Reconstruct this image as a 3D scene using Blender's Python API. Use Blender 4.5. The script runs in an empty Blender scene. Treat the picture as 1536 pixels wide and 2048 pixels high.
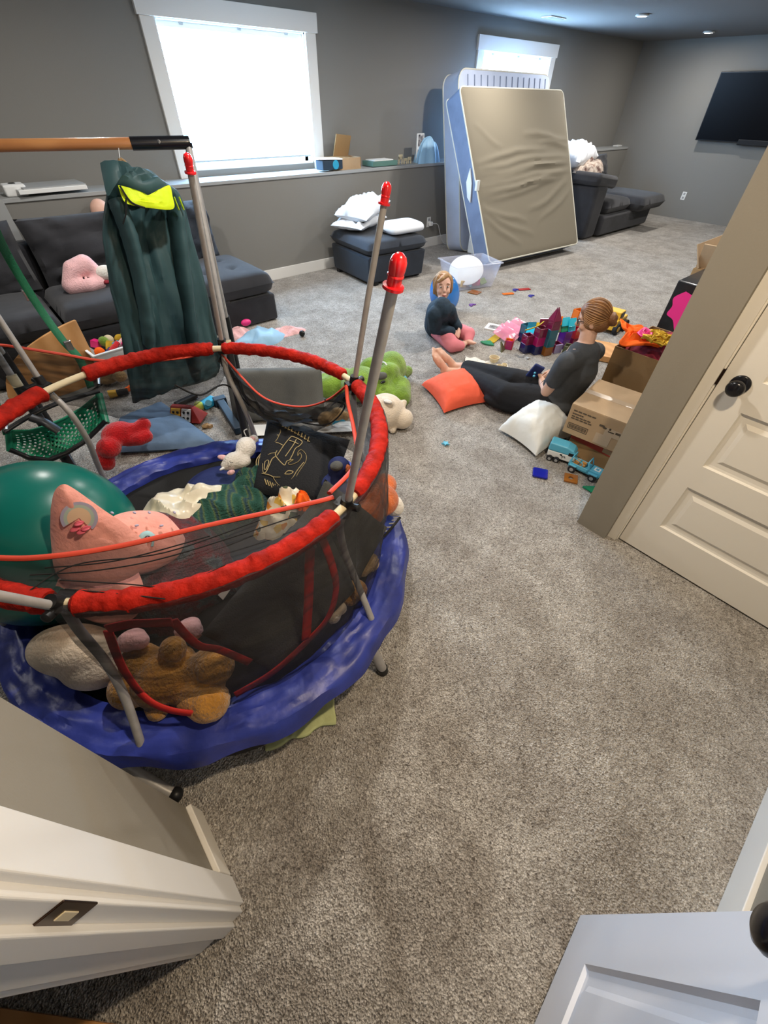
import bpy, bmesh, math, random
from mathutils import Vector, Matrix, noise, Euler
sc = bpy.context.scene
PI = math.pi
random.seed(7)
# ------------------------------------------------------------------ camera
CAMH = 1.63
YAW, PIT, ROL, FPX = 0.72838948, 0.789143686, 0.0214478419, 822.1
def cam_axes():
    f = Vector((math.sin(YAW)*math.cos(PIT), math.cos(YAW)*math.cos(PIT), -math.sin(PIT)))
    r = Vector((math.cos(YAW), -math.sin(YAW), 0)); u = r.cross(f)
    c, s = math.cos(ROL), math.sin(ROL)
    return c*r + s*u, -s*r + c*u, f
AR, AU, AF = cam_axes()
cd = bpy.data.cameras.new('camera'); cam = bpy.data.objects.new('camera', cd); sc.collection.objects.link(cam)
cam.matrix_world = Matrix(((AR.x, AU.x, -AF.x, 0), (AR.y, AU.y, -AF.y, 0), (AR.z, AU.z, -AF.z, CAMH), (0, 0, 0, 1)))
cd.sensor_fit = 'VERTICAL'; cd.sensor_height = 36; cd.lens = FPX/2048*36; cd.clip_start = 0.02
sc.camera = cam
def RAY(u, v): return AR*((u-768)/FPX) + AU*(-(v-1024)/FPX) + AF
def P(u, v, z=0.0):
    d = RAY(u, v); return Vector((0, 0, CAMH)) + d*((z-CAMH)/d.z)
def PX(u, v, X):
    d = RAY(u, v); return Vector((0, 0, CAMH)) + d*(X/d.x)
def PY(u, v, Y):
    d = RAY(u, v); return Vector((0, 0, CAMH)) + d*(Y/d.y)
# ------------------------------------------------------------------ world, exposure
w = bpy.data.worlds.new('world'); sc.world = w; w.use_nodes = True
w.node_tree.nodes['Background'].inputs[0].default_value = (0.75, 0.85, 1, 1)
w.node_tree.nodes['Background'].inputs[1].default_value = 0.25
sc.view_settings.view_transform = 'Standard'; sc.view_settings.look = 'None'; sc.view_settings.gamma = 1
sc.view_settings.use_curve_mapping = False
sc.view_settings.exposure = 0.36
POT = 25.0        # watts of a ceiling spot
WIN = 26.0        # emission of the blinds
POTCOL = (1.0, 0.955, 0.90)
HALLCOL = (1.0, 0.80, 0.56)
WINCOL = (0.38, 0.66, 1.0)
# ceiling spots: x, y, strength factor
POTS = [(7.83, 4.04, 1.3), (10.14, 4.08, 0.8), (5.5, 4.0, 1.0), (3.2, 3.9, 1.1), (0.9, 3.9, 0.8), (8.6, 1.7, 0.9), (6.0, 1.7, 1.35),
        (3.6, 1.7, 1.3), (-1.2, 3.2, .5), (0.75, -0.05, 1.0), (1.1, 1.5, .9)]
# ------------------------------------------------------------------ materials
def mat(name, col, rough=0.8, metal=0.0, bump=0.0, bscale=60, var=0.0, vscale=8, col2=None, spec=0.3, sheen=0.0,
        emit=None, alpha=1.0, trans=0.0, stretch=None, coat=0.0, detail=4):
    m = bpy.data.materials.new(name); m.use_nodes = True
    nt = m.node_tree; N = nt.nodes; L = nt.links; b = N['Principled BSDF']
    b.inputs['Base Color'].default_value = (*col, 1); b.inputs['Roughness'].default_value = rough
    b.inputs['Metallic'].default_value = metal; b.inputs['Specular IOR Level'].default_value = spec
    b.inputs['Sheen Weight'].default_value = sheen; b.inputs['Coat Weight'].default_value = coat
    b.inputs['Alpha'].default_value = alpha; b.inputs['Transmission Weight'].default_value = trans
    if emit:
        b.inputs['Emission Color'].default_value = (*emit[:3], 1); b.inputs['Emission Strength'].default_value = emit[3]
    tc = N.new('ShaderNodeTexCoord'); mp = N.new('ShaderNodeMapping'); L.new(tc.outputs['Object'], mp.inputs[0])
    if stretch: mp.inputs['Scale'].default_value = stretch
    if var > 0 or col2:
        n = N.new('ShaderNodeTexNoise'); n.inputs['Scale'].default_value = vscale; n.inputs['Detail'].default_value = detail
        L.new(mp.outputs[0], n.inputs['Vector'])
        r = N.new('ShaderNodeValToRGB'); L.new(n.outputs['Fac'], r.inputs[0])
        c2 = col2 if col2 else tuple(min(1, c*(1+var)) for c in col); c1 = col if col2 else tuple(c*(1-var) for c in col)
        r.color_ramp.elements[0].position = 0.35; r.color_ramp.elements[1].position = 0.65
        r.color_ramp.elements[0].color = (*c1, 1); r.color_ramp.elements[1].color = (*c2, 1)
        L.new(r.outputs[0], b.inputs['Base Color'])
    if bump > 0:
        n2 = N.new('ShaderNodeTexNoise'); n2.inputs['Scale'].default_value = bscale; n2.inputs['Detail'].default_value = 5
        L.new(mp.outputs[0], n2.inputs['Vector'])
        bp = N.new('ShaderNodeBump'); bp.inputs['Strength'].default_value = bump; bp.inputs['Distance'].default_value = 0.01
        L.new(n2.outputs['Fac'], bp.inputs['Height']); L.new(bp.outputs[0], b.inputs['Normal'])
    return m
def ramp_mat(name, kind, stops, scale=1, rough=0.8, bump=0.2, bscale=80, rot=(0, 0, 0), dist=0.0, const=False, spec=.3):
    """procedural pattern: kind 'wave' | 'voronoi' | 'noise' through a colour ramp"""
    m = bpy.data.materials.new(name); m.use_nodes = True; nt = m.node_tree; N = nt.nodes; L = nt.links; b = N['Principled BSDF']
    b.inputs['Roughness'].default_value = rough; b.inputs['Specular IOR Level'].default_value = spec
    tc = N.new('ShaderNodeTexCoord'); mp = N.new('ShaderNodeMapping'); L.new(tc.outputs['Object'], mp.inputs[0])
    mp.inputs['Rotation'].default_value = rot
    if kind == 'wave':
        t = N.new('ShaderNodeTexWave'); t.inputs['Scale'].default_value = scale; t.inputs['Distortion'].default_value = dist
        t.inputs['Detail'].default_value = 3; out = t.outputs['Fac']
    elif kind == 'voronoi':
        t = N.new('ShaderNodeTexVoronoi'); t.inputs['Scale'].default_value = scale; out = t.outputs['Distance']
    elif kind == 'cells':
        t = N.new('ShaderNodeTexVoronoi'); t.inputs['Scale'].default_value = scale
        bw = N.new('ShaderNodeSeparateColor'); L.new(t.outputs['Color'], bw.inputs[0]); out = bw.outputs[0]
    else:
        t = N.new('ShaderNodeTexNoise'); t.inputs['Scale'].default_value = scale; t.inputs['Detail'].default_value = 4; out = t.outputs['Fac']
    L.new(mp.outputs[0], t.inputs['Vector'])
    r = N.new('ShaderNodeValToRGB'); L.new(out, r.inputs[0])
    if const: r.color_ramp.interpolation = 'CONSTANT'
    e = r.color_ramp.elements
    while len(e) < len(stops): e.new(0.5)
    for i, (p, c) in enumerate(stops): e[i].position = p; e[i].color = (*c, 1)
    L.new(r.outputs[0], b.inputs['Base Color'])
    n2 = N.new('ShaderNodeTexNoise'); n2.inputs['Scale'].default_value = bscale; L.new(mp.outputs[0], n2.inputs['Vector'])
    bp = N.new('ShaderNodeBump'); bp.inputs['Strength'].default_value = bump; bp.inputs['Distance'].default_value = 0.01
    L.new(n2.outputs['Fac'], bp.inputs['Height']); L.new(bp.outputs[0], b.inputs['Normal'])
    return m
def see_through(name, col, clear, rough=0.6, weave=None):
    """thin net or clear plastic: a constant share of the light passes"""
    m = bpy.data.materials.new(name); m.use_nodes = True; nt = m.node_tree; N = nt.nodes; L = nt.links
    b = N['Principled BSDF']; b.inputs['Base Color'].default_value = (*col, 1); b.inputs['Roughness'].default_value = rough
    t = N.new('ShaderNodeBsdfTransparent'); mx = N.new('ShaderNodeMixShader'); mx.inputs[0].default_value = clear
    L.new(b.outputs[0], mx.inputs[1]); L.new(t.outputs[0], mx.inputs[2]); L.new(mx.outputs[0], N['Material Output'].inputs[0])
    if weave:
        tc = N.new('ShaderNodeTexCoord'); n = N.new('ShaderNodeTexNoise'); n.inputs['Scale'].default_value = weave
        mp = N.new('ShaderNodeMapping'); mp.inputs['Scale'].default_value = (1, 1, 5); L.new(tc.outputs['Object'], mp.inputs[0])
        L.new(mp.outputs[0], n.inputs['Vector']); mr = N.new('ShaderNodeMapRange'); L.new(n.outputs['Fac'], mr.inputs[0])
        mr.inputs[1].default_value = .35; mr.inputs[2].default_value = .6; mr.inputs[3].default_value = clear-.22; mr.inputs[4].default_value = clear+.1
        L.new(mr.outputs[0], mx.inputs[0])
    return m
M = {}
M['wall'] = mat('wall_paint', (0.208, 0.200, 0.182), .9, bump=.08, bscale=180)
M['wall_hall'] = mat('hall_wall_paint', (0.25, 0.225, 0.18), .9, bump=.08, bscale=180)
M['ceil'] = mat('ceiling_paint', (0.16, 0.155, 0.15), .95, bump=.5, bscale=60)
M['white'] = mat('white_trim_paint', (0.72, 0.70, 0.66), .45, bump=.02, bscale=30)
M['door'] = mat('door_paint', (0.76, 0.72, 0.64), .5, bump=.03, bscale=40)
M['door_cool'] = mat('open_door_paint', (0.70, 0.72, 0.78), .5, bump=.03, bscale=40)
M['shelf'] = mat('ledge_paint', (0.33, 0.335, 0.33), .6)
M['black'] = mat('black_plastic', (0.012, 0.012, 0.013), .4)
M['blackgloss'] = mat('glossy_black', (0.008, 0.008, 0.010), .22, spec=.35, coat=.15)
M['grey_metal'] = mat('grey_painted_steel', (0.36, 0.345, 0.33), .4, metal=.15, var=.08, vscale=30)
M['silver'] = mat('silver_metal', (0.6, 0.6, 0.6), .25, metal=1)
M['bronze'] = mat('dark_bronze', (0.06, 0.035, 0.025), .25, metal=.9)
M['red_foam'] = mat('red_nylon_sleeve', (0.36, 0.013, 0.006), .7, bump=1.0, bscale=34, var=.28, vscale=26, spec=.12)
M['red_cap'] = mat('red_plastic_cap', (0.75, 0.01, 0.015), .22, spec=.6, coat=.6)
M['binding'] = mat('orange_red_binding', (0.58, 0.06, 0.03), .6)
M['zip_red'] = mat('red_zip_webbing', (0.55, 0.025, 0.02), .6, bump=.2, bscale=60)
M['pad_blue'] = mat('blue_vinyl_pad', (0.026, 0.042, 0.27), .42, bump=.6, bscale=9, var=.35, vscale=6, spec=.5)
M['bed'] = mat('black_jumping_mat', (0.012, 0.012, 0.012), .8, bump=.2, bscale=400)
M['net'] = see_through('black_safety_net', (0.012, 0.01, 0.01), .43, weave=5)
M['net_edge'] = mat('net_edge_cord', (0.012, 0.012, 0.012), .8)
M['charcoal'] = mat('charcoal_sofa_fabric', (0.028, 0.028, 0.032), .95, bump=.4, bscale=350, var=.25, vscale=4, sheen=.15)
M['ottoman'] = mat('dark_slate_fabric', (0.022, 0.028, 0.04), .9, bump=.4, bscale=350, var=.2, vscale=5, sheen=.15)
M['skin'] = mat('skin', (0.62, 0.36, 0.25), .5, spec=.4, var=.06, vscale=20)
M['skin_child'] = mat('child_skin', (0.70, 0.42, 0.32), .5, spec=.4, var=.05, vscale=20)
M['hair'] = ramp_mat('auburn_hair', 'noise', [(.3, (0.15, 0.055, 0.016)), (.7, (0.26, 0.11, 0.035))], 22, .42, .5, 160, spec=.5)
M['hair_child'] = ramp_mat('blond_child_hair', 'noise', [(.3, (0.36, 0.19, 0.08)), (.7, (0.52, 0.34, 0.18))], 30, .5, .5, 160)
M['hair_light'] = mat('auburn_strands', (0.34, 0.16, 0.055), .4, spec=.5, var=.3, vscale=30)
M['tee'] = mat('charcoal_tee', (0.055, 0.058, 0.063), .9, bump=.35, bscale=22, var=.12, vscale=10)
M['pants'] = mat('black_trousers', (0.010, 0.010, 0.012), .85, bump=.5, bscale=16)
M['jacket_navy'] = mat('navy_jacket', (0.018, 0.035, 0.055), .8, bump=.5, bscale=24, var=.25, vscale=10)
M['pink_leg'] = mat('pink_leggings', (0.72, 0.22, 0.25), .85, bump=.2, bscale=30)
M['coat'] = ramp_mat('teal_rain_coat', 'noise', [(.3, (0.026, 0.062, 0.070)), (.7, (0.042, 0.092, 0.098))], 3, .55, .6, 8, spec=.35)
M['neon'] = mat('neon_yellow_lining', (0.62, 0.78, 0.01), .6, bump=.3, bscale=30)
M['wood'] = ramp_mat('varnished_wood', 'wave', [(0, (0.42, 0.17, 0.06)), (1, (0.55, 0.25, 0.09))], 3, .22, .05, 60, rot=(0, PI/2, 0), dist=6, spec=.6)
M['plywood'] = ramp_mat('plywood', 'wave', [(0, (0.50, 0.24, 0.08)), (1, (0.60, 0.31, 0.12))], 3, .4, .05, 60, dist=4)
M['green_plastic'] = mat('green_plastic', (0.015, 0.22, 0.11), .35, spec=.5)
M['strap'] = mat('green_strap', (0.02, 0.16, 0.075), .7, bump=.3, bscale=150)
M['ball_teal'] = mat('teal_rubber', (0.003, 0.13, 0.105), .28, spec=.5, var=.12, vscale=3, bump=.04, bscale=12)
M['pink_minky'] = mat('pink_minky', (0.84, 0.37, 0.31), .9, bump=.35, bscale=60, var=.10, vscale=9, sheen=.3)
M['ticking'] = mat('off_white_cotton', (0.74, 0.74, 0.70), .9, bump=.35, bscale=14, sheen=.1)
M['white_fabric'] = mat('white_pillow_cotton', (0.70, 0.72, 0.75), .85, bump=.4, bscale=11)
M['satin'] = mat('cream_satin', (0.80, 0.74, 0.58), .28, bump=.8, bscale=10, spec=.6)
M['knit_green'] = ramp_mat('green_striped_knit', 'wave', [(0, (0.018, 0.07, 0.05)), (.45, (0.03, 0.10, 0.075)), (.75, (0.09, 0.14, 0.06)), (1, (0.025, 0.06, 0.08))], 6, .95, .9, 120, rot=(0, .3, .5), dist=2.5)
M['knit_dark'] = ramp_mat('mottled_knit', 'noise', [(.3, (0.05, 0.045, 0.05)), (.5, (0.16, 0.035, 0.04)), (.6, (0.10, 0.12, 0.13)), (.75, (0.03, 0.03, 0.04))], 14, .95, .9, 130)
M['floral'] = ramp_mat('floral_cotton', 'cells', [(0, (0.82, 0.76, 0.62)), (.58, (0.80, 0.74, 0.6)), (.62, (0.10, 0.13, 0.08)), (.72, (0.75, 0.30, 0.05)), (.82, (0.80, 0.55, 0.12)), (.88, (0.82, 0.76, 0.62))], 34, .85, .3, 30, const=True)
M['bag_black'] = mat('black_canvas', (0.014, 0.015, 0.018), .8, bump=.3, bscale=120)
M['gold_line'] = mat('gold_embroidery', (0.42, 0.33, 0.16), .6)
M['playfoam'] = mat('dark_grey_play_cushion', (0.052, 0.052, 0.046), .95, bump=.3, bscale=200, var=.15, vscale=4)
M['greyseat'] = mat('grey_cushion_fabric', (0.12, 0.12, 0.11), .95, bump=.3, bscale=200, var=.1, vscale=4)
M['plush_bear'] = mat('golden_brown_plush', (0.44, 0.20, 0.03), 1, bump=1.0, bscale=110, var=.25, vscale=14, sheen=.4)
M['plush_orange'] = mat('orange_plush', (0.55, 0.13, 0.03), 1, bump=.9, bscale=110, var=.2, vscale=14, sheen=.3)
M['plush_red'] = mat('red_plush', (0.52, 0.005, 0.008), 1, bump=.9, bscale=110, var=.15, vscale=14, sheen=.3)
M['plush_cream'] = mat('cream_plush', (0.72, 0.60, 0.46), 1, bump=.7, bscale=110, var=.08, vscale=14, sheen=.3)
M['plush_white'] = mat('white_plush', (0.75, 0.70, 0.63), 1, bump=.7, bscale=110, var=.08, vscale=14, sheen=.3)
M['plush_green'] = mat('moss_green_plush', (0.19, 0.32, 0.035), 1, bump=1.0, bscale=90, var=.25, vscale=12, sheen=.3)
M['plush_tan'] = mat('tan_plush', (0.42, 0.27, 0.12), 1, bump=.8, bscale=110, var=.1, vscale=14, sheen=.3)
M['plush_pink'] = mat('pale_pink_plush', (0.78, 0.45, 0.45), 1, bump=.7, bscale=90, var=.1, vscale=14, sheen=.3)
M['coral'] = mat('coral_orange_cotton', (0.80, 0.115, 0.055), .85, bump=.25, bscale=30)
M['denim'] = mat('slate_blue_cotton', (0.10, 0.15, 0.22), .9, bump=.4, bscale=14, var=.1, vscale=5)
M['navy'] = mat('navy_fabric', (0.02, 0.03, 0.12), .7, bump=.4, bscale=20)
M['navy_dark'] = mat('dark_navy_plastic', (0.022, 0.04, 0.065), .5)
M['cardboard'] = mat('cardboard', (0.42, 0.29, 0.17), .85, bump=.1, bscale=60, var=.07, vscale=5)
M['cardboard_d'] = mat('brown_cardboard', (0.31, 0.19, 0.085), .85, bump=.1, bscale=60, var=.07, vscale=5)
M['ink'] = mat('printed_ink', (0.09, 0.07, 0.05), .8)
M['red_print'] = mat('red_printed_band', (0.36, 0.05, 0.03), .7)
M['tape'] = mat('clear_packing_tape', (0.46, 0.35, 0.24), .25, spec=.5)
M['lightblue'] = mat('light_blue_plastic', (0.10, 0.42, 0.58), .4, spec=.5)
M['cyan'] = mat('bright_blue_plastic', (0.02, 0.30, 0.48), .4, spec=.5)
M['tyre'] = mat('black_tyre_rubber', (0.02, 0.02, 0.022), .7)
M['yellow'] = mat('yellow_plastic', (0.75, 0.42, 0.03), .4, spec=.5)
M['beige'] = mat('beige_box_spring_cloth', (0.185, 0.162, 0.120), .85, bump=.06, bscale=200)
M['tick_blue'] = mat('pale_blue_mattress_side', (0.46, 0.52, 0.66), .8, bump=.2, bscale=40, var=.05, vscale=5)
M['side_blue'] = mat('dusty_blue_side_panel', (0.16, 0.20, 0.30), .7, bump=.5, bscale=9, var=.1, vscale=6)
M['piping'] = mat('pale_piping', (0.6, 0.58, 0.5), .7)
M['screen'] = mat('television_screen', (0.002, 0.002, 0.003), .35, spec=.1)
M['paper'] = mat('white_paper', (0.75, 0.75, 0.73), .7)
M['photo'] = ramp_mat('photo_print', 'noise', [(.35, (0.05, 0.05, 0.06)), (.55, (0.3, 0.28, 0.28)), (.7, (0.6, 0.58, 0.56))], 30, .3, .0)
M['teal_box'] = mat('teal_green_board', (0.10, 0.20, 0.17), .6)
M['glass_blue'] = mat('blue_balloon_film', (0.01, 0.20, 0.62), .12, spec=.6, alpha=.75)
M['clear'] = see_through('clear_plastic', (0.66, 0.68, 0.80), .74, .15)
M['fleece_b'] = mat('baby_blue_satin', (0.30, 0.50, 0.68), .5, bump=.5, bscale=14)
M['felt_o'] = mat('orange_felt', (0.88, 0.13, 0.01), .95, bump=.2, bscale=80)
M['felt_y'] = mat('mustard_felt', (0.60, 0.36, 0.03), .95, bump=.2, bscale=80, var=.2, vscale=15)
M['felt_r'] = mat('maroon_print_cotton', (0.22, 0.02, 0.03), .9, var=.6, vscale=25)
M['hotpink'] = mat('hot_pink_satin', (0.72, 0.02, 0.18), .4, spec=.5)
M['pinkglass'] = see_through('pink_clear_plastic', (0.80, 0.28, 0.40), .5, .2)
M['greenlime'] = mat('tennis_green_felt', (0.50, 0.62, 0.12), 1, bump=.4, bscale=120)
M['redwood'] = mat('red_painted_wood', (0.33, 0.02, 0.015), .5)
M['cream'] = mat('cream_plastic', (0.65, 0.55, 0.36), .6)
M['sage'] = mat('pale_green_cotton', (0.42, 0.45, 0.22), .9, bump=.5, bscale=22, var=.1, vscale=12)
M['eye'] = mat('dark_eye', (0.01, 0.01, 0.01), .2)
M['lip'] = mat('lips', (0.5, 0.16, 0.13), .5)
M['rose'] = mat('rose_print', (0.75, 0.14, 0.20), .8)
M['rbow'] = ramp_mat('rainbow_print', 'noise', [(.3, (0.50, 0.50, 0.66)), (.45, (0.45, 0.62, 0.58)), (.6, (0.78, 0.62, 0.42)), (.7, (0.55, 0.5, 0.66))], 12, .9, .2)
M['lilac'] = mat('periwinkle_print', (0.48, 0.46, 0.62), .9)
M['mint'] = mat('mint_print', (0.50, 0.62, 0.55), .9)
M['butter'] = mat('butter_print', (0.86, 0.62, 0.42), .9)
M['aqua'] = mat('aqua_print', (0.35, 0.58, 0.62), .9)
M['blind'] = None
def blind_material():
    m = bpy.data.materials.new('daylit_cellular_blind'); m.use_nodes = True; nt = m.node_tree; N = nt.nodes; L = nt.links
    b = N['Principled BSDF']; b.inputs['Base Color'].default_value = (.8, .82, .85, 1); b.inputs['Roughness'].default_value = .9
    b.inputs['Emission Color'].default_value = (*WINCOL, 1); b.inputs['Emission Strength'].default_value = WIN
    tc = N.new('ShaderNodeTexCoord'); mp = N.new('ShaderNodeMapping'); mp.inputs['Rotation'].default_value = (0, PI/2, 0)
    L.new(tc.outputs['Object'], mp.inputs[0])
    wv = N.new('ShaderNodeTexWave'); wv.inputs['Scale'].default_value = 16; L.new(mp.outputs[0], wv.inputs['Vector'])
    bp = N.new('ShaderNodeBump'); bp.inputs['Strength'].default_value = .2; L.new(wv.outputs['Fac'], bp.inputs['Height']); L.new(bp.outputs[0], b.inputs['Normal'])
    return m
M['blind'] = blind_material()
def carpet_material():
    m = bpy.data.materials.new('cut_pile_carpet'); m.use_nodes = True; nt = m.node_tree; N = nt.nodes; L = nt.links; b = N['Principled BSDF']
    b.inputs['Roughness'].default_value = 1; b.inputs['Specular IOR Level'].default_value = .1; b.inputs['Sheen Weight'].default_value = .25
    tc = N.new('ShaderNodeTexCoord')
    big = N.new('ShaderNodeTexNoise'); big.inputs['Scale'].default_value = 5.5; big.inputs['Detail'].default_value = 7; L.new(tc.outputs['Object'], big.inputs['Vector'])
    mp = N.new('ShaderNodeMapping'); mp.inputs['Scale'].default_value = (1, 1.0, 1); L.new(tc.outputs['Object'], mp.inputs[0])
    fine = N.new('ShaderNodeTexNoise'); fine.inputs['Scale'].default_value = 125; fine.inputs['Detail'].default_value = 2; fine.inputs['Distortion'].default_value = 1.2
    L.new(mp.outputs[0], fine.inputs['Vector'])
    vor = N.new('ShaderNodeTexVoronoi'); vor.inputs['Scale'].default_value = 170; L.new(mp.outputs[0], vor.inputs['Vector'])
    r = N.new('ShaderNodeValToRGB'); L.new(fine.outputs['Fac'], r.inputs[0]); e = r.color_ramp.elements
    e[0].position = .30; e[0].color = (0.14, 0.118, 0.098, 1); e[1].position = .70; e[1].color = (0.66, 0.62, 0.57, 1)
    k = e.new(.46); k.color = (0.37, 0.34, 0.30, 1); k = e.new(.55); k.color = (0.50, 0.465, 0.415, 1)
    r2 = N.new('ShaderNodeValToRGB'); L.new(big.outputs['Fac'], r2.inputs[0]); e = r2.color_ramp.elements
    e[0].position = .33; e[0].color = (.76, .73, .70, 1); e[1].position = .66; e[1].color = (1.12, 1.12, 1.12, 1)
    mx = N.new('ShaderNodeMix'); mx.data_type = 'RGBA'; mx.blend_type = 'MULTIPLY'; mx.inputs[0].default_value = 1
    L.new(r.outputs[0], mx.inputs[6]); L.new(r2.outputs[0], mx.inputs[7]); L.new(mx.outputs[2], b.inputs['Base Color'])
    mid = N.new('ShaderNodeTexNoise'); mid.inputs['Scale'].default_value = 17; mid.inputs['Detail'].default_value = 4; mid.inputs['Distortion'].default_value = .6; L.new(tc.outputs['Object'], mid.inputs['Vector'])
    r3 = N.new('ShaderNodeValToRGB'); L.new(mid.outputs['Fac'], r3.inputs[0]); e = r3.color_ramp.elements
    e[0].position = .36; e[0].color = (.86, .845, .83, 1); e[1].position = .62; e[1].color = (1.06, 1.06, 1.06, 1)
    mx2 = N.new('ShaderNodeMix'); mx2.data_type = 'RGBA'; mx2.blend_type = 'MULTIPLY'; mx2.inputs[0].default_value = 1
    L.new(mx.outputs[2], mx2.inputs[6]); L.new(r3.outputs[0], mx2.inputs[7]); L.new(mx2.outputs[2], b.inputs['Base Color'])
    ad = N.new('ShaderNodeMath'); ad.operation = 'ADD'; L.new(fine.outputs['Fac'], ad.inputs[0]); L.new(vor.outputs['Distance'], ad.inputs[1])
    bp = N.new('ShaderNodeBump'); bp.inputs['Strength'].default_value = .9; bp.inputs['Distance'].default_value = .012
    L.new(ad.outputs[0], bp.inputs['Height']); L.new(bp.outputs[0], b.inputs['Normal'])
    return m
M['carpet'] = carpet_material()
def tile_mat(name, c): return mat('clear_'+name+'_tile', c, .12, spec=.6, coat=.4, alpha=.86)
TM = {'blue': tile_mat('blue', (0.01, 0.015, 0.30)), 'purple': tile_mat('purple', (0.12, 0.015, 0.25)), 'maroon': tile_mat('maroon', (0.20, 0.01, 0.05)),
      'teal': tile_mat('teal', (0.01, 0.13, 0.19)), 'orange': tile_mat('orange', (0.80, 0.17, 0.01)), 'amber': tile_mat('amber', (0.30, 0.10, 0.01)),
      'green': tile_mat('green', (0.01, 0.22, 0.10)), 'yellow': tile_mat('yellow', (0.55, 0.36, 0.01)), 'cyan': tile_mat('cyan', (0.02, 0.42, 0.55)),
      'olive': tile_mat('olive', (0.10, 0.11, 0.05)), 'pink': tile_mat('pink', (0.80, 0.25, 0.40)), 'red': tile_mat('red', (0.45, 0.02, 0.03)),
      'navy': tile_mat('navy', (0.015, 0.02, 0.10)), 'lavender': tile_mat('lavender', (0.42, 0.36, 0.60)), 'magenta': tile_mat('magenta', (0.45, 0.01, 0.14))}
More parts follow.
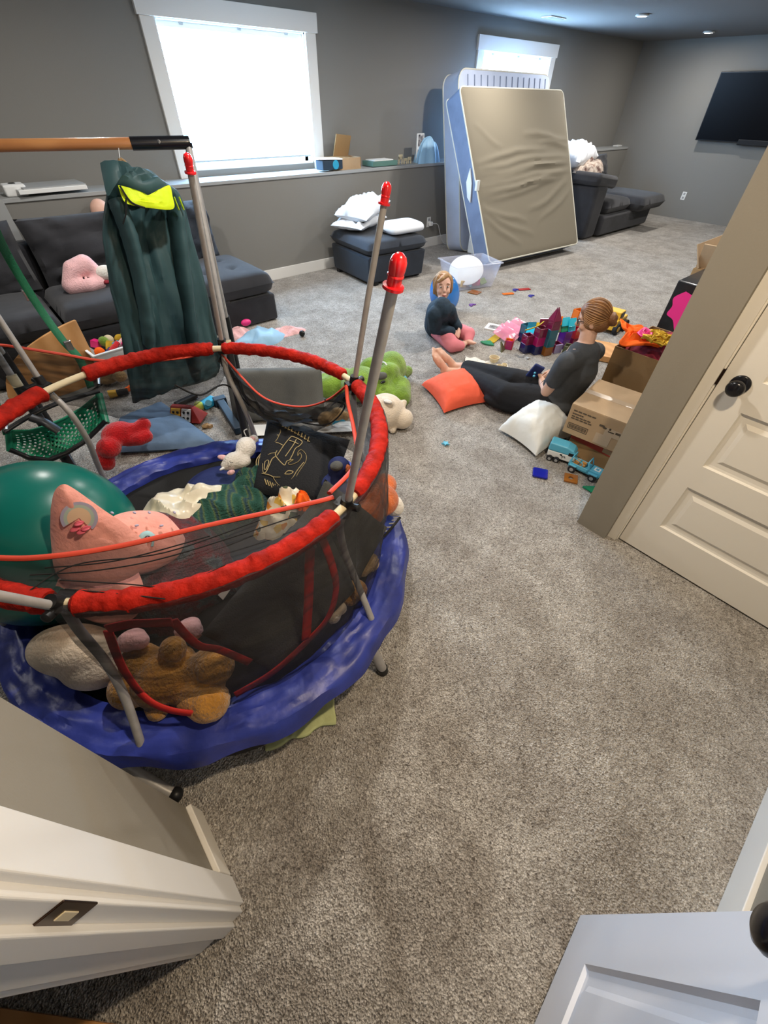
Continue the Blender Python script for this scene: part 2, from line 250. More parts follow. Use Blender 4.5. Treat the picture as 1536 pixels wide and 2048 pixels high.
# ------------------------------------------------------------------ mesh helpers
C = sc.collection
def frame(d):
    d = d.normalized(); a = Vector((0, 0, 1)) if abs(d.z) < .95 else Vector((1, 0, 0))
    x = a.cross(d).normalized(); return x, d.cross(x)
def RM(rot): return Euler(rot).to_matrix() if not isinstance(rot, Matrix) else rot
class MB:
    def __init__(s): s.b = bmesh.new()
    def grid(s, fn, nu, nv, closeu=False, closev=False):
        vs = [[s.b.verts.new(fn(i/(nu if closeu else nu-1), j/(nv if closev else nv-1))) for j in range(nv)] for i in range(nu)]
        for i in range(nu if closeu else nu-1):
            for j in range(nv if closev else nv-1):
                a, b2, c, d = vs[i][j], vs[(i+1) % nu][j], vs[(i+1) % nu][(j+1) % nv], vs[i][(j+1) % nv]
                try: s.b.faces.new((a, b2, c, d))
                except ValueError: pass
        return s
    def box(s, c, sz, rot=(0, 0, 0), taper=1.0):
        R = RM(rot); c = Vector(c); v = []
        for z in (-1, 1):
            k = taper if z > 0 else 1
            for x, y in ((-1, -1), (1, -1), (1, 1), (-1, 1)):
                v.append(s.b.verts.new(c + R @ Vector((x*sz[0]/2*k, y*sz[1]/2*k, z*sz[2]/2))))
        for f in ((3, 2, 1, 0), (4, 5, 6, 7), (0, 1, 5, 4), (1, 2, 6, 5), (2, 3, 7, 6), (3, 0, 4, 7)): s.b.faces.new([v[i] for i in f])
        return s
    def hexa(s, pts):
        v = [s.b.verts.new(p) for p in pts]
        for f in ((3, 2, 1, 0), (4, 5, 6, 7), (0, 1, 5, 4), (1, 2, 6, 5), (2, 3, 7, 6), (3, 0, 4, 7)): s.b.faces.new([v[i] for i in f])
        return s
    def tube(s, pts, r, n=12, cap=True, flat=1.0):
        pts = [Vector(p) for p in pts]; rs = r if isinstance(r, (list, tuple)) else [r]*len(pts); rings = []; x = None
        for i, p in enumerate(pts):
            d = (pts[min(i+1, len(pts)-1)]-pts[max(i-1, 0)])
            if d.length < 1e-9: d = Vector((0, 0, 1))
            d.normalize()
            if x is None: x, y = frame(d)
            else:
                x = (x-d*x.dot(d)); x = x.normalized() if x.length > 1e-6 else frame(d)[0]; y = d.cross(x)
            rings.append([s.b.verts.new(p+(x*math.cos(2*PI*k/n)+y*math.sin(2*PI*k/n)*flat)*rs[i]) for k in range(n)])
        for a, b2 in zip(rings, rings[1:]):
            for k in range(n): s.b.faces.new((a[k], a[(k+1) % n], b2[(k+1) % n], b2[k]))
        if cap:
            s.b.faces.new(rings[0][::-1]); s.b.faces.new(rings[-1])
        return s
    def lathe(s, prof, c=(0, 0, 0), axis=(0, 0, 1), n=24):
        c = Vector(c); ax = Vector(axis).normalized(); x, y = frame(ax); rings = []
        for r, h in prof:
            if r < 1e-6: rings.append([s.b.verts.new(c+ax*h)])
            else: rings.append([s.b.verts.new(c+ax*h+(x*math.cos(2*PI*k/n)+y*math.sin(2*PI*k/n))*r) for k in range(n)])
        for a, b2 in zip(rings, rings[1:]):
            if len(a) == 1 and len(b2) == 1: continue
            for k in range(n):
                if len(a) == 1: s.b.faces.new((a[0], b2[(k+1) % n], b2[k]))
                elif len(b2) == 1: s.b.faces.new((a[k], a[(k+1) % n], b2[0]))
                else: s.b.faces.new((a[k], a[(k+1) % n], b2[(k+1) % n], b2[k]))
        if len(rings[0]) > 1: s.b.faces.new(rings[0][::-1])
        if len(rings[-1]) > 1: s.b.faces.new(rings[-1])
        return s
    def ell(s, c, r, rot=(0, 0, 0), n=20, m=12, nz=0, ns=10):
        R = RM(rot); c = Vector(c)
        if isinstance(r, (int, float)): r = (r, r, r)
        top = s.b.verts.new(c+R @ Vector((0, 0, r[2]))); bot = s.b.verts.new(c-R @ Vector((0, 0, r[2]))); rings = []
        for j in range(1, m):
            t = PI*j/m; ring = []
            for k in range(n):
                a = 2*PI*k/n; v = Vector((math.sin(t)*math.cos(a), math.sin(t)*math.sin(a), math.cos(t)))
                f = 1+(nz*noise.noise((c+v)*ns) if nz else 0)
                ring.append(s.b.verts.new(c+R @ Vector((v.x*r[0]*f, v.y*r[1]*f, v.z*r[2]*f))))
            rings.append(ring)
        for k in range(n):
            s.b.faces.new((top, rings[0][k], rings[0][(k+1) % n])); s.b.faces.new((bot, rings[-1][(k+1) % n], rings[-1][k]))
        for a, b2 in zip(rings, rings[1:]):
            for k in range(n): s.b.faces.new((a[k], b2[k], b2[(k+1) % n], a[(k+1) % n]))
        return s
    def limb(s, pts, rs, n=14):
        """tapered capsule chain (closed shells that a remesh unites)"""
        pts = [Vector(p) for p in pts]
        for p, r in zip(pts, rs): s.ell(p, r, n=n, m=9)
        for a, b2, ra, rb in zip(pts, pts[1:], rs, rs[1:]):
            if (a-b2).length > 1e-5: s.tube([a, b2], [ra*.995, rb*.995], n=n)
        return s
    def prism(s, pts, h, off=(0, 0, 0), nrm=None):
        """polygon (3d points in a plane) extruded by h along nrm"""
        pts = [Vector(p)+Vector(off) for p in pts]
        if nrm is None: nrm = (pts[1]-pts[0]).cross(pts[2]-pts[1]).normalized()
        nrm = Vector(nrm); a = [s.b.verts.new(p) for p in pts]; b2 = [s.b.verts.new(p+nrm*h) for p in pts]; n = len(pts)
        s.b.faces.new(a[::-1]); s.b.faces.new(b2)
        for i in range(n): s.b.faces.new((a[i], a[(i+1) % n], b2[(i+1) % n], b2[i]))
        return s
    def build(s, name, m, parent=None, smooth=True, bevel=0, sub=0, remesh=0, solid=0, sm_it=0, local=False, origin=None):
        bm = s.b; bmesh.ops.recalc_face_normals(bm, faces=bm.faces[:])
        if parent is not None:
            if not local:
                inv = world_of(parent).inverted(); bm.transform(inv)
        elif origin is None:
            vs = bm.verts
            lo = Vector((min(v.co.x for v in vs), min(v.co.y for v in vs), min(v.co.z for v in vs)))
            hi = Vector((max(v.co.x for v in vs), max(v.co.y for v in vs), max(v.co.z for v in vs)))
            origin = Vector(((lo.x+hi.x)/2, (lo.y+hi.y)/2, lo.z))
        if parent is None:
            bm.transform(Matrix.Translation(-Vector(origin)))
        me = bpy.data.meshes.new(name); bm.to_mesh(me); bm.free()
        if smooth:
            for p in me.polygons: p.use_smooth = True
        o = bpy.data.objects.new(name, me); C.objects.link(o)
        if m is not None: me.materials.append(m)
        if parent is not None: o.parent = parent
        else: o.location = Vector(origin)
        if remesh:
            r = o.modifiers.new('remesh', 'REMESH'); r.mode = 'VOXEL'; r.voxel_size = remesh; r.use_smooth_shade = True
        if sm_it:
            q = o.modifiers.new('smooth', 'SMOOTH'); q.iterations = sm_it; q.factor = .5
        if solid:
            q = o.modifiers.new('solid', 'SOLIDIFY'); q.thickness = solid; q.offset = 0
        if bevel:
            q = o.modifiers.new('bevel', 'BEVEL'); q.width = bevel; q.segments = 3; q.limit_method = 'ANGLE'; q.angle_limit = .6
        if sub:
            q = o.modifiers.new('sub', 'SUBSURF'); q.levels = sub; q.render_levels = sub
        if smooth and (bevel or not (remesh or sub)):
            try:
                if bevel: me.set_sharp_from_angle(angle=math.radians(50))
                else: me.set_sharp_from_angle(angle=math.radians(45))
            except Exception: pass
        return o
def world_of(o):
    m = Matrix.LocRotScale(o.location, o.rotation_euler, o.scale)
    return world_of(o.parent) @ m if o.parent else m
def tag(o, label, cat, group=None, kind=None):
    o['label'] = label; o['category'] = cat
    if group: o['group'] = group
    if kind: o['kind'] = kind
    return o
def thing(name, label, cat, loc=(0, 0, 0), rz=0, group=None):
    o = bpy.data.objects.new(name, None); C.objects.link(o); o.location = loc; o.rotation_euler = (0, 0, rz); o.empty_display_size = .1
    return tag(o, label, cat, group)
def struct(name, mb, m, parent=None, **k):
    o = mb.build(name, m, parent, **k); o['kind'] = 'structure'; return o
def lerp(a, b, t): return a+(b-a)*t
def smoothcurve(pts, n=8):
    pts = [Vector(p) for p in pts]; out = []
    for i in range(len(pts)-1):
        p0 = pts[max(i-1, 0)]; p1 = pts[i]; p2 = pts[i+1]; p3 = pts[min(i+2, len(pts)-1)]
        for k in range(n):
            t = k/n
            out.append(.5*((2*p1)+(p2-p0)*t+(2*p0-5*p1+4*p2-p3)*t*t+(3*p1-p0-3*p2+p3)*t**3))
    out.append(pts[-1]); return out
def fb(p, s=1.0, oct=3):
    v = 0; a = 1
    for i in range(oct): v += a*noise.noise(Vector(p)*s*(2**i)+Vector((3.1*i, 7.7, 1.3))); a *= .5
    return v
def pillow_mb(c, sx, sy, t, rot=(0, 0, 0), n=26, pinch=.10, wr=.012, seed=0, pw=.42, mb=None, below=1.0):
    mb = mb or MB(); R = RM(rot); c = Vector(c)
    for side in (1, -1):
        def fn(u, v):
            a = u*2-1; b = v*2-1
            a2 = math.copysign(abs(a)**.85, a); b2 = math.copysign(abs(b)**.85, b)
            x = a2*(1-pinch*(1-b2*b2)*abs(a2)); y = b2*(1-pinch*(1-a2*a2)*abs(b2))
            h = max(0, (1-a2*a2)*(1-b2*b2))**pw
            e = min(1, h*2)
            q = fb((a*2+seed, b*2, side*5+seed), 1.3, 3)*wr*e*2
            return c+R @ Vector((x*sx/2, y*sy/2, side*(h*t/2*(below if side < 0 else 1))+q*(1 if side > 0 else .3)))
        mb.grid(fn, n, n)
    bmesh.ops.remove_doubles(mb.b, verts=mb.b.verts[:], dist=0.0006)
    return mb
def heap_mb(c, rx, ry, h, rz=0, seed=0, folds=5, rag=.18, nr=22, na=64, amp=.35, mb=None):
    """crumpled cloth lying as a closed low mound"""
    mb = mb or MB(); c = Vector(c); cz, sz = math.cos(rz), math.sin(rz)
    def fn(u, v):
        a = 2*PI*u; rad = 1+rag*fb((math.cos(a)*1.6+seed, math.sin(a)*1.6, seed), 1.0, 3)*1.6
        x = math.cos(a)*v*rad*rx; y = math.sin(a)*v*rad*ry
        env = (1-v**3)
        f = fb((x/rx*folds*.22+seed+.35*fb((x*5, y*5, seed), 1, 1), y/ry*folds*.12, seed*.7), 1.5, 1)
        rdg = .5-abs(f)*1.7
        z = h*env**.8*(.72+.22*fb((x*5+seed, y*5, 1), 1, 2))+(.05+.06*h)*(amp/.35)*rdg*env
        z = max(z, .004+.01*env)
        if v >= .999: z = 0.0
        return c+Vector((x*cz-y*sz, x*sz+y*cz, z))
    mb.grid(fn, na, nr, closeu=True)
    def fn2(u, v):
        a = 2*PI*u; rad = 1+rag*fb((math.cos(a)*1.6+seed, math.sin(a)*1.6, seed), 1.0, 3)*1.6
        x = math.cos(a)*v*rad*rx; y = math.sin(a)*v*rad*ry
        return c+Vector((x*cz-y*sz, x*sz+y*cz, 0))
    mb.grid(fn2, na, 3, closeu=True)
    bmesh.ops.remove_doubles(mb.b, verts=mb.b.verts[:], dist=0.0005)
    return mb
def slab_mb(A, B, D, Cc, t, n=20, bulge=.02, seed=0, wr=.004, rnd=.25):
    """soft slab spanned by four corners A B C D, thickness t"""
    A, B, D, Cc = map(Vector, (A, B, D, Cc)); nrm = (B-A).cross(D-A).normalized(); mb = MB()
    for side in (1, -1):
        def fn(u, v):
            p = A.lerp(B, u).lerp(D.lerp(Cc, u), v)
            a = abs(u*2-1); b = abs(v*2-1)
            e = (max(0, 1-a**10)*max(0, 1-b**10))**.5
            return p+nrm*side*(t/2*e+bulge*(1-a*a)*(1-b*b))+nrm*fb((u*3+seed, v*3, side), 1.2, 3)*wr*e
        mb.grid(fn, n, n)
    bmesh.ops.remove_doubles(mb.b, verts=mb.b.verts[:], dist=0.0006)
    return mb
def decal_tube(name, pts, r, m, parent, flat=.4, n=6): return MB().tube(pts, r, n=n, flat=flat).build(name, m, parent)
# ================================================================== SETTING
XTV, YL, YU, ZC = 11.1, 5.20, 5.55, 2.43
struct('floor', MB().box((3.9, 1.5, -.05), (16.0, 9.5, .1)), M['carpet'], smooth=False)
struct('ceiling', MB().box((3.9, 1.5, ZC+.05), (16.0, 9.5, .1)), M['ceil'], smooth=False)
struct('wall_window_lower', MB().box(((XTV-3.0)/2, (YL+YU)/2+.1, .485), (XTV+3.0, YU-YL+.2, .97)), M['wall'], smooth=False)
struct('trim_1', MB().box(((XTV-3.0)/2, (YL+YU)/2-.006, .985), (XTV+3.0, YU-YL+.012, .03)), M['shelf'], smooth=False, bevel=.004)
def wall_with_holes(name, y0, y1, x0, x1, z0, z1, holes, m):
    mb = MB(); xs = x0
    for (a, b, c, d) in holes:
        mb.box(((xs+a)/2, (y0+y1)/2, (z0+z1)/2), (a-xs, y1-y0, z1-z0))
        mb.box(((a+b)/2, (y0+y1)/2, (z0+c)/2), (b-a, y1-y0, c-z0)); mb.box(((a+b)/2, (y0+y1)/2, (d+z1)/2), (b-a, y1-y0, z1-d)); xs = b
    mb.box(((xs+x1)/2, (y0+y1)/2, (z0+z1)/2), (x1-xs, y1-y0, z1-z0))
    return struct(name, mb, m, smooth=False)
H1 = (2.13, 3.68, 1.055, 2.10); H2 = (6.60, 8.22, 1.2, 2.11)
wall_with_holes('wall_window_upper', YU, YU+.2, -3.0, XTV, 1.0, ZC, [H1, H2], M['wall'])
struct('wall_tv', MB().box((XTV+.1, 1.5, ZC/2), (.2, 9.0, ZC)), M['wall'], smooth=False)
struct('wall_left', MB().box((-3.1, 1.5, ZC/2), (.2, 9.0, ZC)), M['wall'], smooth=False)
struct('wall_back', MB().box((4.0, -2.9, ZC/2), (14.5, .2, ZC)), M['wall'], smooth=False)
struct('baseboard_window', MB().box(((XTV-3)/2, YL-.008, .06), (XTV+3, .016, .12)), M['white'], smooth=False, bevel=.003)
# windows
def window(n, x0, x1, z0, z1, zc, zb, sill):
    y = YU-.012
    mb = MB(); cw = .13
    mb.box((x0-cw/2, y, (zc+z1)/2), (cw, .03, z1-zc)); mb.box((x1+cw/2, y, (zc+z1)/2), (cw, .03, z1-zc))
    mb.box(((x0+x1)/2, y-.006, z1+.07), (x1-x0+2*cw+.04, .04, .14))
    if not sill: mb.box(((x0+x1)/2, y, zc-.06), (x1-x0+2*cw, .03, .12))
    o = struct('window_%d' % n, mb, M['white'], smooth=False, bevel=.003)
    rv = MB(); d = .11
    for (cx, cz, sx, sz) in ((x0+.006, (z0+z1)/2, .012, z1-z0), (x1-.006, (z0+z1)/2, .012, z1-z0), ((x0+x1)/2, z1-.006, x1-x0, .012), ((x0+x1)/2, z0+.006, x1-x0, .012)):
        rv.box((cx, YU+d/2+.02, cz), (sx, d+.04, sz))
    rv.build('window_reveal', M['white'], o, smooth=False)
    fr = MB(); yy = YU+.13
    for (cx, cz, sx, sz) in ((x0+.035, (z0+z1)/2, .05, z1-z0), (x1-.035, (z0+z1)/2, .05, z1-z0), ((x0+x1)/2, z1-.035, x1-x0, .05), ((x0+x1)/2, z0+.035, x1-x0, .05)):
        fr.box((cx, yy, cz), (sx, .05, sz))
    fr.build('window_frame', M['white'], o, smooth=False)
    g = MB().box(((x0+x1)/2, yy+.02, (z0+z1)/2), (x1-x0-.02, .006, z1-z0-.02)).build('window_pane', M['sky'], o, smooth=False)
    bl = MB(); nz = max(6, int((z1-.05-zb)/.028)); 
    def fn(u, v): return Vector((lerp(x0+.018, x1-.018, u), YU+.062+.008*abs(math.sin(v*nz*PI)), lerp(zb, z1-.05, v)))
    bl.grid(fn, 2, nz*2+1)
    bl.build('blind', M['blind'], o, smooth=False)
    hr = MB().box(((x0+x1)/2, YU+.055, z1-.03), (x1-x0-.03, .05, .04)).build('blind_head_rail', M['white'], o, smooth=False, bevel=.003)
    for k in (.16, .53, .87): MB().box((lerp(x0, x1, k), YU+.03, z1-.018), (.035, .012, .02)).build('rail_bracket', M['shelf'], hr, smooth=False)
    MB().box(((x0+x1)/2, YU+.06, zb-.008), (x1-x0-.03, .03, .018)).build('blind_bottom_rail', M['shelf'], o, smooth=False, bevel=.003)
    return o
M['sky'] = mat('daylight_in_pane', (.7, .85, 1), .3, emit=(.55, .85, 1.0, WIN*.9))
window(1, *H1[:2], H1[2], H1[3], 1.0, 1.13, True)
window(2, *H2[:2], H2[2], H2[3], 1.15, 1.25, False)
# closet block with the panelled door
XD = 1.89
mb = MB(); mb.box((XD+.08, .385, ZC/2), (.16, .16, ZC)); mb.box((XD+.08, -1.75, ZC/2), (.16, 2.3, ZC)); mb.box((XD+.08, -.12, 2.25), (.16, .86, .36))
mb.box((5.5+XD/2, .385, ZC/2), (11.1-XD, .16, ZC))
struct('wall_closet', mb, M['wall_hall'], smooth=False)
YG, YE = .257, -.503
mb = MB(); mb.box((XD-.008, YG+.05, 1.06), (.02, .088, 2.12)); mb.box((XD-.008, YE-.05, 1.06), (.02, .088, 2.12)); mb.box((XD-.010, -.12, 2.10), (.024, YG-YE+.2, .09))
mb.box((XD+.06, YG+.004, 1.03), (.12, .008, 2.06))
mb.box((XD+.06, YE-.004, 1.03), (.12, .008, 2.06))
struct('trim_2', mb, M['door'], smooth=False, bevel=.002)
struct('baseboard_closet', MB().box((XD-.008, (YG+.094+.465)/2, .06), (.018, .465-YG-.094, .12)).box((XD+4.5, .473, .06), (9.0, .016, .12)).box((XD-.008, -1.6, .06), (.018, 2.0, .12)), M['door'], smooth=False, bevel=.002)
def panel_face(mb, T, w, h, panels, th):
    """leaf in local coords (x across, z up, front at y=0 looking to -y), with recessed then raised panels"""
    xs = sorted({0, w} | {p[0] for p in panels} | {p[1] for p in panels}); zs = sorted({0, h} | {p[2] for p in panels} | {p[3] for p in panels})
    def inp(x, z): return next((p for p in panels if p[0] < x < p[1] and p[2] < z < p[3]), None)
    V = lambda x, y, z: mb.b.verts.new(T @ Vector((x, y, z)))
    for i in range(len(xs)-1):
        for j in range(len(zs)-1):
            if not inp((xs[i]+xs[i+1])/2, (zs[j]+zs[j+1])/2):
                mb.b.faces.new((V(xs[i], 0, zs[j]), V(xs[i+1], 0, zs[j]), V(xs[i+1], 0, zs[j+1]), V(xs[i], 0, zs[j+1])))
    for (a, b, c, d) in panels:
        lv = [(0, 0), (.006, .009), (.016, .011), (.034, .011), (.050, .003), (.052, .003)]
        prev = None
        for (ins, dep) in lv:
            ring = [V(a+ins, dep, c+ins), V(b-ins, dep, c+ins), V(b-ins, dep, d-ins), V(a+ins, dep, d-ins)]
            if prev:
                for k in range(4): mb.b.faces.new((prev[k], prev[(k+1) % 4], ring[(k+1) % 4], ring[k]))
            prev = ring
        mb.b.faces.new(prev)
    # sides and back
    c = [(0, 0), (w, 0), (w, h), (0, h)]
    for k in range(4):
        (x0, z0), (x1, z1) = c[k], c[(k+1) % 4]; mb.b.faces.new((V(x0, 0, z0), V(x0, th, z0), V(x1, th, z1), V(x1, 0, z1)))
    mb.b.faces.new([V(x, th, z) for x, z in c[::-1]])
    bmesh.ops.remove_doubles(mb.b, verts=mb.b.verts[:], dist=1e-5)
mb = MB(); W = YG-YE-.006
T = Matrix.Translation((XD+.004, YG-.003, .012)) @ Matrix.Rotation(-PI/2, 4, 'Z')
rows = [(.19, .44), (.555, .81), (.93, 1.185), (1.30, 1.555), (1.67, 1.90)]
panel_face(mb, T, W, 2.03, [(.118, W-.118, a, b) for a, b in rows], .036)
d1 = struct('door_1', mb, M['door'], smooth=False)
def knob(parent, base, axis, m=M['blackgloss'], s=1.0):
    mb = MB(); mb.lathe([(.033*s, 0), (.033*s, .006), (.030*s, .009), (.011*s, .010), (.010*s, .028), (.018*s, .034), (.027*s, .042), (.030*s, .052), (.027*s, .062), (.018*s, .068), (0, .070)], base, axis, 32)
    return mb.build('door_knob', m, parent)
knob(d1, (XD+.004, YG-.066, .915), (-1, 0, 0))
MB().box((XD+.001, YG+.001, .92), (.012, .010, .06)).build('latch', M['bronze'], d1, smooth=False)
# hall end wall and the open door in the lower right
struct('wall_hall', MB().box((1.0, -.69, ZC/2), (1.9, .10, ZC)), M['wall_hall'], smooth=False)
struct('baseboard_hall', MB().box((1.0, -.634, .06), (1.75, .016, .12)), M['white'], smooth=False, bevel=.003)
ang = math.atan2(-.396+.369, .174-.429)   # direction of the leaf away from its free edge
T = Matrix.Translation((.445, -.372, .012)) @ Matrix.Rotation(ang, 4, 'Z') @ Matrix.Diagonal((1, 1, 1, 1))
mb = MB(); panel_face(mb, T, .76, 2.03, [(.115, .645, .17, .80), (.115, .645, .98, 1.88)], .036)
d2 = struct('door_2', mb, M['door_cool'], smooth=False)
nrm = (Matrix.Rotation(ang, 3, 'Z') @ Vector((0, -1, 0))); k0 = T @ Vector((.075, 0, .905))
knob(d2, k0, nrm, s=1.05)
# left door opening: wall stub, jamb, casing, strike plate
XJ = -.268
struct('wall_stub', MB().box((-.338, .42, ZC/2), (.120, .28, ZC)).box((-1.7, .62, ZC/2), (2.6, .10, ZC)).box((-.338, -1.9, ZC/2), (.12, 2.5, ZC)), M['wall_hall'], smooth=False)
mb = MB()
mb.box((XJ-.003, .312, 1.04), (.018, .076, 2.08))             # casing on the hall face
mb.box((-.336, .268, 1.04), (.125, .020, 2.08))                # jamb lining
mb.box((-.322, .252, 1.04), (.038, .014, 2.08))                # door stop
mb.box((-.407, .300, 1.04), (.016, .076, 2.08))
struct('trim_3', mb, M['white'], smooth=False, bevel=.003)
mb = MB(); mb.box((-.288, .2565, .905), (.034, .003, .085)); 
o = struct('trim_4', mb, M['bronze'], smooth=False, bevel=.001); MB().box((-.289, .2545, .905), (.013, .002, .034)).build('latch_hole', M['cream'], o, smooth=False, bevel=.001)
struct('baseboard_stub', MB().box((-.270, .455, .06), (.016, .205, .12)), M['door'], smooth=False, bevel=.003)
struct('trim_5', MB().prism([P(-250, 1990)+Vector((0, 0, .012)), P(0, 2012)+Vector((0, 0, .012)), P(200, 2040)+Vector((0, 0, .012)), P(420, 2075)+Vector((0, 0, .012)), P(300, 2300)+Vector((0, 0, .012)), P(-250, 2300)+Vector((0, 0, .012))], -.012), M['plywood'], smooth=False)
struct('trim_6', MB().box((.27, YL-.02, .5), (.22, .03, 1.0)), M['shelf'], smooth=False, bevel=.003)
# ceiling spots
for i, (x, y, k) in enumerate(POTS):
    vis = i < 2
    t = thing('ceiling_spotlight', ('lit round ceiling spotlight, ' + ('left one of the two near the far corner' if i == 0 else 'right one of the two, above the television')) if vis else 'lit round recessed ceiling spotlight out of the picture',
              'ceiling light', (x, y, ZC-.02), 0, None if vis else 'ceiling spotlights outside the frame')
    MB().lathe([(.075, .02), (.082, .012), (.082, .004), (.058, 0), (.055, .014), (.05, .018)], (x, y, ZC-.022), n=28).build('trim_ring', M['white'], t)
    MB().lathe([(.050, 0), (.050, .004)], (x, y, ZC-.014), n=24).build('lens', mat('spot_lens_%d' % i, (1, 1, 1), emit=(1, .92, .8, 40)), t)
    ld = bpy.data.lights.new('spot_lamp', 'AREA'); ld.shape = 'DISK'; ld.size = .10; ld.energy = POT*k; ld.color = HALLCOL if i == 9 else POTCOL
    lo = bpy.data.objects.new('lamp', ld); C.objects.link(lo); lo.parent = t; lo.location = (0, 0, -.012)
# air vent
v = P(1108, 34, ZC); t = thing('ceiling_vent', 'small white slotted air vent in the ceiling near the window wall', 'vent', (v.x, v.y, ZC-.012))
MB().box((v.x, v.y, ZC-.006), (.36, .16, .012)).build('frame', M['white'], t, smooth=False, bevel=.003)
for k in range(7): MB().box((v.x, v.y-.06+k*.02, ZC-.013), (.32, .006, .006)).build('slat', M['shelf'], t, smooth=False)
# outlets
def outlet(c, nrm, label):
    n = Vector(nrm); up = Vector((0, 0, 1)); s = n.cross(up); R = Matrix((s, n, up)).transposed()
    t = thing('wall_outlet', label, 'outlet', c); c = Vector(c)
    MB().box(c+n*.003, (.078, .006, .125), R).build('plate', M['paper'], t, smooth=False, bevel=.002)
    for dz in (-.03, .03): MB().box(c+n*.007+up*dz, (.035, .004, .032), R).build('socket', M['shelf'], t, smooth=False, bevel=.001)
    return t
o1 = PX(1366, 395, XTV); outlet((XTV-.001, o1.y, .36), (-1, 0, 0), 'white double outlet low on the far television wall')
o2 = PY(857, 444, YL); outlet((o2.x, YL-.001, o2.z), (0, -1, 0), 'white outlet with plugged charger beside the ottoman')
pg = thing('phone_charger', 'white charger with thin cable plugged in beside the ottoman', 'charger', (o2.x+.01, YL-.03, o2.z))
MB().box((o2.x+.02, YL-.03, o2.z-.02), (.05, .05, .05)).build('plug', M['paper'], pg, smooth=False, bevel=.006)
MB().tube(smoothcurve([(o2.x+.05, YL-.05, o2.z-.02), (o2.x+.14, YL-.07, o2.z-.04), (o2.x+.2, YL-.08, .15), (o2.x+.3, YL-.09, .02), (o2.x+.5, YL-.12, .01)]), .004, n=6).build('cable', M['paper'], pg)
# television
a, b = PX(1440, 140, XTV-.12), PX(1397, 275, XTV-.12)
tv = thing('television', 'black flat television on the far wall under the spotlight', 'television', (XTV-.1, 3.2, 1.2))
R = Euler((0, math.radians(-5), 0)).to_matrix(); c = Vector((XTV-.13, 3.95-.80, 1.60))
MB().box(c, (.05, 1.60, .86), R).build('screen_housing', M['black'], tv, smooth=False, bevel=.006)
MB().box(c+R @ Vector((-.027, 0, 0)), (.004, 1.57, .83), R).build('screen', M['screen'], tv, smooth=False)
MB().box((XTV-.03, 3.1, 1.6), (.06, .5, .4)).box((XTV-.08, 3.1, 1.58), (.06, .2, .2)).build('wall_mount', M['black'], tv, smooth=False)
MB().box(c+Vector((.03, -.3, -.42)), (.05, .8, .08), R).build('speaker_bar', M['black'], tv, smooth=False, bevel=.01)
# ================================================================== FAR FURNITURE
def tufted(name, c, sz, m, parent, tuft=(3, 3), dep=.02, rz=0, h=None):
    """upholstered cushion: rounded box with dimples on top"""
    mb = MB(); R = Euler((0, 0, rz)).to_matrix(); c = Vector(c); sx, sy, sz_ = sz; n = 28
    def prof(t): return math.copysign(1-(1-abs(t))**1.0, t)
    tops = [((i+1)/(tuft[0]+1)*2-1, (j+1)/(tuft[1]+1)*2-1) for i in range(tuft[0]) for j in range(tuft[1])] if tuft else []
    def top(u, v):
        a, b = u*2-1, v*2-1; e = (max(0, 1-abs(a)**12)*max(0, 1-abs(b)**12))**.5
        z = sz_/2*e + .012*(1-a*a)*(1-b*b)
        for p, q in tops:
            r2 = ((a-p)*sx/2)**2+((b-q)*sy/2)**2; z -= dep*math.exp(-r2/.0012)
        return c+R @ Vector((a*sx/2, b*sy/2, z+.003*fb((a*3, b*3, c.x), 1.5)))
    def bot(u, v):
        a, b = u*2-1, v*2-1; e = (max(0, 1-abs(a)**12)*max(0, 1-abs(b)**12))**.5
        return c+R @ Vector((a*sx/2, b*sy/2, -sz_/2*e))
    mb.grid(top, n, n); mb.grid(bot, n, n); bmesh.ops.remove_doubles(mb.b, verts=mb.b.verts[:], dist=.0008)
    return mb.build(name, m, parent)
# left sectional sofa
sf = thing('sectional_sofa', 'charcoal fabric sectional sofa along the window wall on the left', 'sofa', (.6, 4.6, 0))
SM = M['charcoal']
MB().box((.05, 4.6, .15), (3.15, 1.12, .26)).build('base', SM, sf, smooth=True, bevel=.03)
for x0, x1 in ((-1.5, -.62), (-.60, .27), (.29, 1.16)): tufted('seat_cushion', ((x0+x1)/2, 4.42, .37), (x1-x0, .78, .18), SM, sf, None)
MB().box((.05, 5.05, .42), (3.15, .22, .62)).build('back_frame', SM, sf, bevel=.04)
for x0, x1, s in ((-1.5, -.57, 1), (-.55, .32, 2), (.36, 1.36, 3)):
    pillow_mb(((x0+x1)/2, 4.86, .66), x1-x0, .50, .26, (PI/2-.22, 0, 0), pinch=.03, wr=.02, seed=s, pw=.3).build('back_cushion', SM, sf)
MB().box((1.68, 4.60, .13), (.80, 1.14, .24)).build('chaise_base', SM, sf, bevel=.02)
tufted('chaise_cushion', (1.68, 4.46, .35), (.82, .90, .2), SM, sf, (2, 2), .035)
pillow_mb((1.66, 4.93, .66), .60, .50, .26, (PI/2-.2, 0, 0), pinch=.03, wr=.02, seed=5, pw=.3).build('corner_cushion', M['ottoman'], sf)
for x in (1.34, 2.02): MB().box((x, 4.09, .02), (.06, .06, .04)).build('foot', M['black'], sf, smooth=False)
